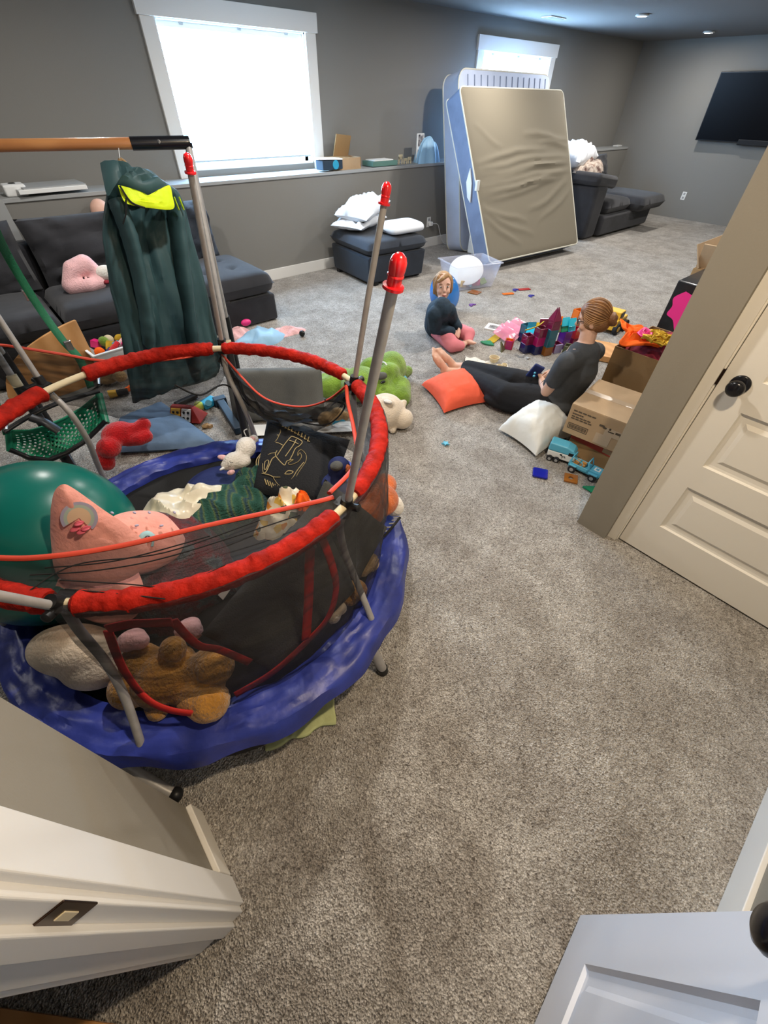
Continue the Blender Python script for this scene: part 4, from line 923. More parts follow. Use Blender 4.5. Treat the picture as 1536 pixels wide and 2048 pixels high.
for ra, rb, m in ((31, 38, 'lilac'), (24, 31.5, 'mint'), (0.5, 24.5, 'butter')):
    aa = [math.radians(x) for x in range(-215, 46, 10)]
    mb = MB(); mb.grid(lambda u, v: onpl(158+lerp(ra, rb, v)*math.cos(lerp(aa[0], aa[-1], u)), 1036+lerp(ra, rb, v)*.85*math.sin(lerp(aa[0], aa[-1], u)), cen, nrm, .0320-.000012*lerp(ra, rb, v)**1.6), 30, 8); mb.build('rainbow_print', M[m], t)
for k, (u, v) in enumerate(((150, 1058), (163, 1063), (172, 1056), (158, 1046))): MB().ell(onpl(u, v, cen, nrm, .032), (.013, .011, .004)).build('rose_print', M['rose'], t)
c2 = P(285, 1080, .52)
t = thing('pink_unicorn_pillow', 'rounded pink pillow printed with a pale blue unicorn mane, behind the net', 'pillow', (c2.x, c2.y, ZB))
ov = [P(178, 1090, .60), P(215, 1040, .62), P(262, 1022, .60), P(320, 1025, .56), P(352, 1050, .52), P(372, 1085, .46), P(352, 1120, .42), P(280, 1150, .42), P(205, 1150, .46), P(170, 1120, .52)]
body, cen, nrm = soft_poly(ov, .14, M['pink_minky'], 'pillow_cover', t, .01, 4)
def blobline(pts, r, m, name): MB().tube(smoothcurve([onpl(u, v, cen, nrm, .070) for u, v in pts], 5), r, n=8, flat=.35).build(name, m, t)
blobline([(218, 1098), (235, 1090), (255, 1088), (272, 1082)], .014, M['aqua'], 'mane_print'); blobline([(280, 1094), (282, 1075), (295, 1066), (308, 1075), (305, 1092)], .010, M['aqua'], 'mane_print')
blobline([(288, 1096), (290, 1082), (298, 1078)], .009, M['paper'], 'horn_print')
for k in range(12): MB().ell(onpl(200+k*13+6*math.sin(k*3), 1050+28*math.sin(k*2.1), cen, nrm, .066), (.007, .004, .004), (0, 0, k)).build('fleck_print', M['lilac'], t)
# pink minky blanket tumbling down the net side
t1_ = [P(110, 1150, .56), P(200, 1085, .58), P(262, 1120, .50), P(290, 1190, .44), P(262, 1240, .40), P(190, 1245, .40), P(110, 1200, .48), P(98, 1175, .52)]
t = thing('pink_patterned_blanket', 'pink patterned minky blanket bunched behind the net under the unicorn pillow', 'blanket', (P(180, 1180, .4).x, P(180, 1180, .4).y, ZB))
soft_poly(t1_, .12, M['pink_minky'], 'blanket_body', t, .025, 9)
t = tag(heap_mb(P(375, 1160, ZB), .24, .19, .34, .5, seed=41, folds=7).build('dark_knit_blanket', M['knit_dark']), 'dark mottled maroon and grey knitted blanket under the floral cloth', 'blanket')
# more cloths
g = heap_mb(P(452, 1032, .27), .24, .13, .15, .45, seed=51, folds=6).build('green_knit_blanket', M['knit_green']); tag(g, 'green striped knitted blanket heaped in the middle of the trampoline', 'blanket')
g = heap_mb(P(505, 975, .25), .15, .10, .10, .9, seed=52, folds=6).build('green_knit_scarf', M['knit_green']); tag(g, 'dark green knitted end lying up against the black elephant cushion', 'blanket')
g = heap_mb(P(345, 1028, .37), .23, .12, .07, .25, seed=61, folds=8, amp=.5).build('satin_cloth', M['satin']); tag(g, 'shiny cream satin cloth between the teal ball and green knit', 'cloth')
g = heap_mb(P(570, 1030, .40), .14, .075, .11, .35, seed=71, folds=6, amp=.5).build('floral_cloth', M['floral']); tag(g, 'cream cotton cloth with orange and green leaf print beside the grey cushion', 'cloth')
g = heap_mb(P(606, 1006, .50), .05, .03, .04, .9, seed=72, folds=5).build('orange_cloth', M['felt_o']); tag(g, 'small bright orange cloth tucked into the floral cloth', 'cloth')
g = tag(MB().lathe([(.16, .0), (.17, .008), (.14, .02), (0, .024)], P(440, 972, ZB)+Vector((0, 0, -.004)), n=40).build('navy_disc', M['navy']), 'flat round navy disc on the black jumping mat', 'disc')
# black elephant cushion
c = P(600, 920, .40); A, B, Cc, Dd = P(470, 965, .26), P(668, 1015, .30), P(725, 880, .46), P(555, 815, .40)
t = thing('elephant_cushion', 'black square cushion embroidered with a gold elephant drawing', 'cushion', (c.x, c.y, ZB))
A, B, Cc, Dd = P(505, 985, .30), P(655, 1010, .30), P(700, 880, .44), P(535, 838, .44)
nrm = (B-A).cross(Dd-A).normalized()
if nrm.z < 0: nrm = -nrm
slab_mb(A, B, Dd, Cc, .06, bulge=.03, n=26, wr=.003).build('cushion_cover', M['bag_black'], t)
cen = (A+B+Cc+Dd)/4
def crp(x, y, d=.055):  # pixel in the photo crop
    e = onpl(500+x*220/1536, 840+y*220/1536, cen, nrm, 0)
    ux = (e-A).dot((B-A).normalized())/(B-A).length; uy = (e-A).dot((Dd-A).normalized())/(Dd-A).length
    a, b = abs(ux*2-1), abs(uy*2-1); h = .03*(max(0, 1-a**10)*max(0, 1-b**10))**.5+.03*max(0, 1-a*a)*max(0, 1-b*b)
    return e+nrm*(h+.004)
for pts in ([(90, 640), (100, 550), (190, 430), (260, 320), (320, 180), (370, 165), (460, 215), (440, 290), (390, 370), (320, 350)],
            [(320, 350), (310, 450), (290, 520), (260, 550)], [(320, 350), (430, 400), (510, 450)], [(310, 235), (380, 270), (440, 285)], [(415, 200), (390, 280), (330, 350)],
            [(420, 580), (520, 440), (600, 345), (640, 330), (765, 400), (740, 460), (680, 500), (640, 580), (600, 650)], [(590, 380), (660, 410), (720, 440)], [(690, 370), (650, 450), (540, 600)],
            [(420, 510), (400, 580), (520, 715), (560, 665), (650, 650), (580, 690), (600, 715), (660, 700), (720, 670), (760, 610), (740, 560), (710, 600), (715, 550), (760, 520), (820, 580), (820, 660), (760, 750), (700, 830), (640, 930), (560, 970), (440, 960), (380, 900), (360, 860)],
            [(410, 540), (310, 540), (220, 590), (205, 680), (220, 790), (260, 790), (310, 700), (350, 620), (400, 590)], [(240, 640), (280, 625), (300, 660), (260, 750), (235, 740), (240, 640)],
            [(200, 800), (300, 830), (370, 860), (460, 865)], [(520, 830), (570, 790), (640, 800), (600, 830), (530, 830)], [(120, 640), (130, 540), (200, 450), (250, 450), (250, 520), (180, 600)], [(560, 930), (640, 860), (700, 780), (790, 680)]):
    pc = smoothcurve([crp(*p) for p in pts], 5); MB().tube(pc, .0022, n=6, flat=.6).build('embroidery', M['gold_line'], t)
mb = MB()
for k in range(11): mb.tube([crp(400+k*46, 60+k*28), crp(385+k*46, 100+k*30), crp(415+k*46, 105+k*30)], .0028, n=5)
mb.build('embroidered_border', M['gold_line'], t)
mb = MB()
for k in range(7): mb.tube([crp(240+k*34, 880+k*16), crp(262+k*34, 950+k*14)], .0028, n=5)
mb.build('embroidered_border', M['gold_line'], t)
# unicorn plush
c = P(470, 915, .36); t = thing('unicorn_plush', 'white unicorn plush with pink ear lying beside the elephant cushion', 'soft toy', (c.x, c.y, ZB))
plush('body', M['plush_white'], [('e', P(492, 895, .36), (.065, .05, .05), (0, 0, .9)), ('e', P(468, 922, .34), (.055, .045, .045)), ('e', P(455, 930, .33), (.035, .03, .028)), ('l', [P(500, 885, .36), P(508, 877, .36)], [.026, .022]), ('l', [P(482, 926, .33), P(492, 922, .33)], [.03, .026])], t)
MB().ell(P(446, 915, .35), (.016, .03, .012), (0, 0, .6)).build('pink_ear', M['plush_pink'], t)
MB().ell(P(462, 945, .32), (.02, .014, .012)).build('pink_muzzle', M['plush_pink'], t)
MB().ell(P(504, 878, .375), (.018, .018, .012)).build('pink_hoof', M['plush_pink'], t)
MB().tube([P(447, 936, .34), P(440, 940, .345)], [.008, .004], n=8).build('horn', M['paper'], t)
MB().tube([P(459, 923, .385), P(462, 926, .388), P(466, 925, .385)], .0015, n=5).build('eye_line', M['eye'], t)
MB().tube(smoothcurve([P(492, 872, .38), P(488, 862, .40), P(494, 858, .40)]), .003, n=6).build('tail_ribbon', M['paper'], t)
# navy plush ball
c = P(672, 950, .50); t = thing('navy_plush', 'round navy plush with pale grey face against the right foam ring', 'soft toy', (c.x, c.y, ZB+.1))
plush('body', M['navy'], [('e', P(678, 935, .50), .05), ('e', P(668, 965, .44), (.06, .05, .04)), ('e', P(690, 985, .42), (.06, .04, .04), (0, 0, -.8))], t)
MB().ell(P(673, 932, .535), (.028, .026, .018)).build('face_patch', M['greyseat'], t)
MB().ell(P(697, 942, .50), (.018, .035, .03)).build('rust_patch', M['plush_orange'], t)
# big dark grey cushions
t = thing('dark_grey_play_cushion', 'large dark grey foam cushion leaning behind the zipped net door', 'cushion', (.3, .85, ZB))
A, B, Cc, Dd = P(402, 1268, .42), P(548, 1345, .27), P(712, 1180, .33), P(630, 1000, .64)
slab_mb(A, B, Dd, Cc, .09, bulge=.012, n=30, wr=.006).build('cushion_cover', M['playfoam'], t)
MB().prism([P(436, 1190, .565), P(452, 1172, .585), P(460, 1180, .575), P(446, 1200, .55)], .004).build('care_label', M['paper'], t, smooth=False)
t = thing('upright_grey_cushion', 'dark grey-green cushion standing up on end inside the right pole', 'cushion', (.5, .95, ZB))
A, B, Cc, Dd = P(610, 1120, .40), P(720, 1180, .29), P(792, 1040, .36), P(640, 952, .66)
A, B, Cc, Dd = P(585, 1110, .44), P(715, 1165, .31), P(775, 1055, .36), P(650, 958, .62)
slab_mb(A, B, Dd, Cc, .07, bulge=.01, n=26, wr=.005, seed=4).build('cushion_cover', M['playfoam'], t)
# fox pillow
c = P(765, 1000, .38); t = thing('fox_pillow', 'orange and white plush fox pillow pressed against the net at the right', 'soft toy', (c.x, c.y, ZB))
plush('body', M['plush_orange'], [('e', P(757, 1000, .40), (.09, .09, .06)), ('e', P(738, 1030, .40), (.07, .06, .05)), ('e', P(768, 970, .38), (.06, .06, .05))], t)
plush('white_cheek', M['plush_white'], [('e', P(785, 1010, .36), (.045, .06, .05))], t)
# bear
t = thing('teddy_bear', 'golden brown teddy bear lying on its back against the net, feet on the blue pad', 'teddy bear', (P(340, 1370, .3).x, P(340, 1370, .3).y, ZB))
plush('body', M['plush_bear'], [('e', P(330, 1350, .36), (.105, .085, .075), (0, 0, .3)), ('e', P(282, 1325, .38), (.062, .062, .06)), ('l', [P(385, 1345, .36), P(425, 1332, .38)], [.050, .064]),
      ('l', [P(370, 1385, .33), P(415, 1403, .34)], [.048, .062]), ('l', [P(340, 1312, .42), P(346, 1298, .44)], [.030, .040]), ('e', P(262, 1375, .33), (.066, .066, .06)), ('l', [P(305, 1400, .31), P(315, 1420, .30)], [.030, .034])], t, vox=.008, sm=2)
for nm, c_, r_ in (('foot', P(430, 1334, .395), .058), ('foot', P(421, 1405, .35), .056), ('snout', P(346, 1299, .445), .038), ('arm', P(258, 1378, .345), .055)): MB().ell(c_, (r_, r_*.95, r_), n=28, m=18, nz=.08, ns=18).build(nm, M['plush_bear'], t)
# pale pillow at left, small plush toes
t = thing('pale_fleece_pillow', 'grey-beige fleece pillow in the shade at the front left of the net', 'pillow', (P(150, 1300, .3).x, P(150, 1300, .3).y, ZB))
plush('cover', M['plush_cream'], [('e', P(150, 1300, .38), (.13, .085, .08), (0, .3, -.6)), ('e', P(190, 1330, .33), (.10, .08, .07), (0, .2, -.5))], t, sm=8)
def small(name, label, m, parts, cat='soft toy', vox=.008):
    mb = MB()
    for p in parts:
        if p[0] == 'e': mb.ell(p[1], p[2], p[3] if len(p) > 3 else (0, 0, 0))
        else: mb.limb(p[1], p[2])
    o = mb.build(name, m, None, remesh=vox, sm_it=3); tag(o, label, cat); return o
small('pink_plush_paw', 'pale pink plush paw between the red net door bindings above the bear', M['plush_pink'], [('e', P(262, 1280, .46), (.045, .03, .035)), ('e', P(280, 1282, .46), (.028, .026, .028))])
small('tan_plush', 'tan plush end below the lacing at the right of the net', M['plush_tan'], [('e', P(742, 1125, .31), (.045, .035, .03), (0, 0, .9)), ('e', P(725, 1140, .31), (.03, .03, .03))])
small('brown_plush', 'square golden brown plush below the grey cushion at the right', M['plush_bear'], [('e', P(712, 1180, .31), (.045, .045, .035)), ('e', P(700, 1195, .30), (.035, .035, .03))])
small('cream_plush_paw', 'cream plush paw poking out next to the red zip', M['plush_cream'], [('e', P(680, 1215, .31), (.025, .03, .025)), ('e', P(668, 1235, .31), (.028, .022, .024))])
small('white_pattern_plush', 'white and pink patterned plush beside the bear behind the net', M['plush_pink'], [('e', P(375, 1255, .40), (.045, .03, .03)), ('e', P(388, 1262, .40), (.03, .03, .03))])
o = MB().grid(lambda u, v: P(lerp(535, 668, u)+6*fb((u*4, v, 1), 1), lerp(lerp(1475, 1390, u), lerp(1502, 1445, u), v)+4*math.sin(u*14)*v, .012)+Vector((0, 0, .006*abs(fb((u*9, v*3, 2), 1)))), 40, 8).build('green_sock', M['sage'], None, solid=.012); tag(o, 'pale green sock-like cloth on the carpet sticking out from under the blue pad', 'sock')
# ================================================================== SWING FRAME, COAT, SEAT
BE = P(375, 285, 1.47); BL = P(0, 291, 1.47); bd = (BL-BE).normalized(); BF = BE+bd*1.15
sw = thing('toddler_swing', 'metal toddler swing frame with wooden top bar and green bucket seat', 'swing', (BE.x, BE.y-.2, 0))
MB().tube([BE+bd*.19, BE+bd*1.0], .021, n=24).build('top_bar', M['wood'], sw)
fy = Vector((-bd.y, bd.x, 0))
if fy.y > 0: fy = -fy
for k, (e, s) in enumerate(((BE, 1), (BF, -1))):
    MB().tube([e+bd*(-.01*s), e+bd*(.24*s)], .0245, n=20).tube([e, e+Vector((0, 0, -.02))], .02, n=12).build('bar_bracket', M['blackgloss'], sw)
    MB().lathe([(.008, 0), (.007, .004), (0, .005)], e+bd*(.12*s)+Vector((-.010, -.022, .006)), (-.4, -.9, .3), 12).build('bolt', M['silver'], sw)
    if k == 0: ft, rf = P(500, 915, 0), Vector((1.12, 2.98, 0))
    else: ft, rf = e+Vector((0, -.42, -1.47)), e+Vector((0, .42, -1.47))
    for f_, nm in ((ft, 'front'), (rf, 'rear')):
        kk = .60 if nm == 'front' else .6; mid = e.lerp(f_, kk)
        MB().tube([e+Vector((0, 0, -.01)), mid], .019, n=16, flat=.8).build('upper_leg', M['grey_metal'], sw)
        MB().tube([mid+(e-f_).normalized()*.02, e.lerp(f_, 1.0)], .023, n=16).build('lower_leg', M['black'], sw)
        if nm == 'front':
            MB().tube([e.lerp(f_, kk-.05), e.lerp(f_, kk+.01)], .022, n=16).build('leg_sleeve', M['cream'], sw)
            MB().tube([mid, mid+Vector((.07, .02, .0))], .012, n=10).lathe([(.02, 0), (.02, .02), (.012, .03)], mid+Vector((.07, .02, 0)), (1, .2, 0), 12).build('clamp_knob', M['black'], sw)
    MB().tube([ft+Vector((0, 0, .02)), rf+Vector((0, 0, .02))], .016, n=12).build('foot_bar', M['black'], sw)
# straps and bucket seat
sr = [P(-20, 440, 1.30), P(20, 520, 1.12), P(75, 610, .93), P(125, 680, .80), P(160, 720, .72), P(182, 775, .58)]
def flatribbon(name, pts, wd, m, par, th=.003, side=Vector((1, .2, 0))):
    pc = smoothcurve(pts, 8); n = len(pc)
    def fn(u, v):
        k = int(round(u*(n-1))); return pc[k]+side.normalized()*wd*(v-.5)
    return MB().grid(fn, n, 3).build(name, m, par, solid=th)
flatribbon('strap', sr, .034, M['strap'], sw)
flatribbon('strap', [P(-60, 500, 1.2), P(-20, 760, .7), P(14, 868, .48)], .03, M['strap'], sw)
MB().box(P(55, 590, .97), (.03, .02, .05)).box(P(138, 692, .78), (.03, .015, .05)).build('strap_buckle', M['silver'], sw, smooth=False, bevel=.004)
SB = [P(17, 862, .47), P(60, 861, .45), P(95, 851, .44), P(130, 836, .44), P(165, 815, .45), P(198, 788, .48)]; SF = [P(20, 902, .38), P(55, 920, .32), P(95, 926, .30), P(130, 912, .30), P(168, 888, .32), P(212, 846, .38)]
mb = MB(); nu, nv = 44, 18; bm = mb.b
def seat(u, v):
    # u across, v from back rim to front rim
    k = u*5; i = min(4, int(k)); f = k-i
    a = SB[i].lerp(SB[i+1], f); b = SF[i].lerp(SF[i+1], f); p = a.lerp(b, v)
    p += Vector((.03, .06, -.035))*math.sin(PI*v)*(1-(2*u-1)**4)
    return p
vs = [[bm.verts.new(seat(i/nu, j/nv)) for j in range(nv+1)] for i in range(nu+1)]
for i in range(nu):
    for j in range(nv):
        if 2 <= i < nu-2 and 2 <= j < nv-2 and (i % 2 == 0) and (j % 2 == ((i//2) % 2)): continue
        bm.faces.new((vs[i][j], vs[i+1][j], vs[i+1][j+1], vs[i][j+1]))
mb.build('bucket_seat', M['green_plastic'], sw, solid=.006)
MB().tube([seat(0, 0), seat(.0, 1)], .014, n=10).tube([seat(1, 0), seat(1, 1)], .018, n=10).tube([seat(k/20, 0) for k in range(21)], .006, n=8).build('seat_rim', M['green_plastic'], sw)
MB().tube([seat(k/20, .93)+Vector((0, -.012, .006)) for k in range(21)], .012, n=10, flat=1).build('seat_front_strap', M['black'], sw)
MB().tube(smoothcurve([P(8, 864, .50), P(60, 832, .52), P(120, 805, .53), P(198, 782, .52)]), .014, n=12, flat=.7).tube(smoothcurve([P(62, 835, .52), P(90, 845, .49), P(118, 862, .44)]), .026, n=10, flat=.5).build('lap_bar', M['black'], sw)
for (u, v, z_) in ((12, 860, .51), (197, 770, .54)): MB().tube([P(u, v, z_), P(u, v-14, z_+.01)], .009, n=10).build('buckle_pin', M['silver'], sw)
# teal rain coat on a hanger
ct = thing('rain_coat', 'dark teal hooded rain coat with neon yellow lining hanging from the wooden bar', 'coat', (.7, 2.5, .3))
YC = 2.53
rows = [(330, 204, 250), (352, 210, 312), (380, 214, 352), (410, 210, 368), (440, 206, 376), (480, 208, 384), (530, 214, 396), (580, 222, 408), (630, 236, 420), (680, 246, 432), (720, 254, 438), (750, 258, 440), (775, 262, 436), (800, 268, 395)]
def coatf(u, v):
    x = v*(len(rows)-1); i = min(int(x), len(rows)-2); f = x-i; r0, r1 = rows[i], rows[i+1]
    y, l, r = lerp(r0[0], r1[0], f), lerp(r0[1], r1[1], f), lerp(r0[2], r1[2], f)
    a = 2*PI*u; cx = (l+r)/2; hw = (r-l)/2
    if v > .6: y -= 48*((math.cos(a)+1)/2)**1.2*((v-.6)/.4)**2; y += (6*math.sin(a*2+1.2)*(v-.9)*10 if v > .9 else 0)
    q = PY(cx+hw*math.cos(a), y, YC); L_, R_ = PY(l, y, YC), PY(r, y, YC); half = (R_-L_).length/2
    q.y += -half*.36*math.sin(a)*(.6+.4*v)
    fold = fb((math.cos(a)*1.8+.3*v, math.sin(a)*1.2, v*2.2), 1.7, 3)
    big = math.sin(a*5+v*4+1.5*fb((a, v*2, 0), 1))*.5
    q += Vector((math.cos(a)*.2, -math.sin(a), 0))*(.050*fold+.018*big)*min(1, v*5+.15)
    return q
MB().grid(coatf, 96, 60, closeu=True).build('coat_body', M['coat'], ct, solid=.004)
def sleeve_(pts, rs, seed):
    pc = smoothcurve(pts, 8); n = len(pc)
    mb = MB(); rr = [lerp(rs[0], rs[1], k/(n-1))*(1+.13*fb((k*.5, seed, 1), 1)) for k in range(n)]
    return mb.tube(pc, rr, n=28, flat=.42)
F = lambda u, v, y: PY(u, v, y)
sleeve_([F(232, 400, 2.47), F(258, 470, 2.44), F(280, 560, 2.43), F(294, 640, 2.43), F(298, 690, 2.44)], (.078, .064), 1).build('sleeve', M['coat'], ct)
sleeve_([F(350, 410, 2.47), F(360, 500, 2.45), F(372, 590, 2.44), F(384, 680, 2.44), F(390, 730, 2.45)], (.080, .066), 5).build('sleeve', M['coat'], ct)
MB().prism([F(300, 420, 2.385), F(322, 500, 2.375), F(312, 540, 2.375), F(296, 640, 2.37), F(286, 600, 2.375), F(305, 510, 2.38)], .006).build('front_placket', M['coat'], ct) if False else None
# hood hanging open with neon lining
hood = [F(200, 326, 2.50), F(238, 329, 2.52), F(262, 345, 2.53), F(300, 348, 2.53), F(330, 372, 2.52), F(338, 380, 2.47), F(300, 394, 2.43), F(262, 378, 2.43), F(236, 368, 2.43), F(216, 392, 2.44), F(206, 358, 2.46)]
soft_poly(hood, .09, M['coat'], 'hood', ct, .02, 3)
ny = [F(236, 370, 2.385), F(262, 378, 2.38), F(298, 394, 2.375), F(318, 386, 2.38), F(338, 370, 2.39), F(345, 392, 2.375), F(346, 418, 2.36), F(300, 416, 2.35), F(256, 408, 2.35), F(243, 392, 2.37)]
soft_poly(ny, .02, M['neon'], 'neon_lining', ct, .008, 5)
for u in (352, 362): MB().tube([F(u-4, 394, 2.385), F(u+6, 420, 2.37)], .007, n=6, flat=.4).build('neon_stripe', M['neon'], ct)
MB().tube(smoothcurve([F(240, 372, 2.37), F(262, 404, 2.345), F(290, 416, 2.34)]), .004, n=6).tube(smoothcurve([F(252, 396, 2.35), F(252, 425, 2.35), F(246, 448, 2.36)]), .003, n=5).build('drawstring', M['net_edge'], ct)
hg = thing('coat_hanger', 'dark hanger hook and thin cord holding the teal coat on the bar', 'hanger', (.75, 2.55, 1.35))
MB().tube(smoothcurve([F(268, 378, 2.53), F(262, 340, 2.54), F(250, 324, 2.54), F(240, 317, 2.54)]), .006, n=8).tube([F(240, 318, 2.54), F(238, 328, 2.54)], .007, n=8).build('hook', M['cardboard_d'], hg)
e = BE+bd*.42; MB().tube([F(240, 318, 2.54), PY(233, 285, e.y)+Vector((0, -.02, 0))], .0015, n=5).build('cord', M['paper'], hg)
# ================================================================== BEHIND THE TRAMPOLINE
t = thing('balance_board', 'curved plywood balance board standing on edge in front of the left sofa', 'board', P(100, 720, 0))
def bb(u, v):
    return Vector((.34-.62*u, 3.80-.10*math.sin(PI*u), .46*v*math.sqrt(max(0.02, 1-u**2.2))))
MB().grid(lambda u, v: bb(u, v), 30, 8).build('curved_sheet', M['plywood'], t, solid=.02, bevel=.003)
o = MB().hexa([P(20, 800, 0), P(160, 795, 0), P(235, 745, 0), P(30, 740, 0), P(20, 800, .015), P(160, 795, .015), P(235, 745, .015), P(30, 740, .015)]).build('grey_play_mat', M['greyseat'], None, smooth=False); tag(o, 'dull grey mat on the carpet behind the green swing seat', 'mat')
# toy bin
def tray(name, label, c, sx, sy, sz, rz, m, cat='bin', th=.008, flare=1.12):
    R = Euler((0, 0, rz)).to_matrix(); c = Vector(c); mb = MB()
    def ring(k, z, ins): return [mb.b.verts.new(c+R @ Vector((x*(sx/2*k-ins), y*(sy/2*k-ins), z))) for x, y in ((-1, -1), (1, -1), (1, 1), (-1, 1))]
    lv = [(1, 0, 0), (flare, sz, 0), (flare, sz, -.015), (flare, sz+.012, -.015), (flare, sz+.012, .006), (1, .01, .006)]
    rs_ = [ring(*q) for q in lv]
    for a, b in zip(rs_, rs_[1:]):
        for k in range(4): mb.b.faces.new((a[k], a[(k+1) % 4], b[(k+1) % 4], b[k]))
    mb.b.faces.new(rs_[0][::-1]); mb.b.faces.new(rs_[-1])
    o = mb.build(name, m, None, smooth=False, bevel=.004); return tag(o, label, cat)
bc_ = (P(165, 706, 0)+P(252, 700, 0)+P(250, 655, .1)+P(150, 680, 0))/4; bc_.z = 0
tray('toy_bin', 'white open bin of colourful toys on the carpet in front of the left sofa', (.53, 3.87, 0), .40, .36, .24, .12, M['paper'])
cols = ['felt_o', 'hotpink', 'navy', 'plush_green', 'felt_y', 'plush_red', 'cream', 'cyan', 'plush_pink', 'felt_y', 'hotpink', 'cream', 'plush_green', 'felt_o']
names = {'felt_o': 'orange', 'hotpink': 'hot pink', 'navy': 'navy blue', 'plush_green': 'green', 'felt_y': 'mustard', 'plush_red': 'red', 'cream': 'cream', 'cyan': 'bright blue', 'plush_pink': 'pale pink'}
for k, m in enumerate(cols):
    x, y = .40+.020*k+.01*math.sin(k*5), 3.85+.11*math.sin(k*2.3); z_ = .155+.05*abs(math.sin(k*1.7))
    mb = MB()
    if k % 3 == 0: mb.ell((x, y, z_+.03), .038)
    elif k % 3 == 1: mb.box((x, y, z_+.02), (.07, .05, .05), (.3*k, .2*k, k))
    else: mb.tube([(x-.04, y-.02, z_+.02), (x+.04, y+.03, z_+.05)], .02, n=10)
    tag(mb.build('small_toy', M[m], None, smooth=(k % 3 != 1)), 'small %s %s among the toys in the white bin' % (names[m], ('ball', 'block', 'stick')[k % 3]), 'toy', 'toys in the white bin')
# slate cushion, red plush, toys on carpet behind
A, B, Cc, Dd = P(255, 880, .10), P(420, 905, .05), P(365, 845, .03), P(300, 808, .05)
o = slab_mb(P(232, 905, .03), P(445, 893, .02), P(238, 838, .02), P(322, 803, .02), .05, bulge=.03, n=26, wr=.012, seed=2).build('slate_blue_cushion', M['denim']); tag(o, 'slate blue cushion lying on the carpet behind the trampoline pad', 'cushion')
t = thing('red_plush_toy', 'plain bright red plush toy lying face down beside the green swing seat', 'soft toy', P(230, 905, 0))
plush('body', M['plush_red'], [('e', P(237, 868, .20), (.095, .075, .07), (0, 0, .2)), ('e', P(218, 895, .18), (.065, .06, .06)), ('l', [P(255, 862, .20), P(275, 860, .20), P(288, 848, .22)], [.05, .042, .040]), ('l', [P(255, 878, .17), P(278, 878, .17), P(292, 872, .17)], [.046, .040, .040]), ('l', [P(210, 905, .12), P(212, 925, .08)], [.05, .05])], t, vox=.01)
hs = thing('toy_house', 'red wooden wedge toy house with white dotted squares on the carpet', 'toy', P(365, 832, 0))
ca = P(333, 815, .05); R = Euler((0, 0, -.80)).to_matrix(); hc = P(380, 838, 0)+Vector((0, 0, .012))
q = [(-.11, -.07, 0), (.10, -.07, 0), (.10, .07, 0), (-.11, .07, 0)]
def hq(x, y, z_): return hc+R @ Vector((x, y, z_))
MB().hexa([hq(-.12, -.07, 0), hq(.11, -.07, 0), hq(.11, .07, 0), hq(-.12, .07, 0), hq(-.11, .00, .085), hq(.04, .00, .085), hq(.04, .03, .085), hq(-.11, .03, .085)]).build('house_body', M['redwood'], hs, smooth=False, bevel=.004)
for k, m in ((0, 'yellow'), (1, 'paper')):
    x0 = -.10+k*.075
    MB().hexa([hq(x0, -.071, .012), hq(x0+.065, -.071, .012), hq(x0+.065, -.066, .012), hq(x0, -.066, .012), hq(x0, -.018, .076), hq(x0+.065, -.018, .076), hq(x0+.065, -.010, .076), hq(x0, -.010, .076)]).build('face_plate', M[m], hs, smooth=False)
    for a in range(2):
        for b in range(2): MB().ell(hq(x0+.018+a*.03, lerp(-.071, -.018, .28+.45*b)-.002, lerp(.012, .076, .28+.45*b)+.001), (.009, .003, .009), (-.70, 0, -.80)).build('dot', M['eye'], hs)
tb = MB().ell(P(398, 812, .035), .034, n=28, m=18).build('tennis_ball', M['greenlime']); tag(tb, 'lime green tennis ball beside the red toy house', 'ball')
MB().tube([P(398, 812, .035)+Vector((.034*math.cos(a), .012*math.sin(2*a), .034*math.sin(a))) for a in [k/24*2*PI for k in range(25)]], .0015, n=5).build('seam', M['paper'], tb)
t = thing('blue_toy_camera', 'bright blue plastic toy with round window beside the tennis ball', 'toy', P(412, 812, 0))
MB().box(P(417, 805, .03), (.12, .08, .05), (0, 0, .3)).build('case', M['cyan'], t, smooth=False, bevel=.012)
MB().tube([P(417, 806, .052), P(417, 806, .062)], .022, n=20).build('round_window', M['lightblue'], t)
o = MB().box(P(372, 800, .02), (.18, .05, .03), (0, 0, .2)).build('dark_toy_car', M['black'], None, smooth=False, bevel=.012); tag(o, 'flat dark toy car behind the red toy house', 'toy car')
t = thing('navy_bracket', 'long dark navy plastic beam lying on the carpet by the swing leg', 'beam', P(455, 830, 0))
a, b = P(440, 802, .03), P(478, 862, .03); MB().box((a+b)/2, ((a-b).length, .055, .05), (0, 0, math.atan2((b-a).y, (b-a).x))).build('beam', M['navy_dark'], t, smooth=False, bevel=.006)
MB().box(a, (.06, .09, .06), (0, 0, math.atan2((b-a).y, (b-a).x))).build('beam_end', M['navy_dark'], t, smooth=False, bevel=.006)
o = MB().ell(P(412, 852, .012), (.03, .02, .016), nz=.4, ns=60).box(P(420, 852, .012), (.03, .025, .02), (0, .2, .5)).build('grey_brown_bit', M['cardboard_d']); tag(o, 'small grey brown scrap on the carpet behind the pad', 'scrap')
t = thing('yellow_toy_torch', 'yellow and black toy lying on the carpet left of the coat', 'toy', P(230, 787, 0))
MB().tube([P(218, 789, .03), P(234, 786, .03)], [.03, .026], n=14).build('yellow_head', M['yellow'], t); MB().tube([P(234, 786, .03), P(256, 782, .03)], [.022, .024], n=14).build('black_grip', M['black'], t)
small('tan_dog_plush', 'small tan and cream plush half hidden left of the coat hem', M['plush_tan'], [('e', P(215, 755, .06), (.08, .05, .05)), ('e', P(240, 752, .07), (.05, .05, .045))])
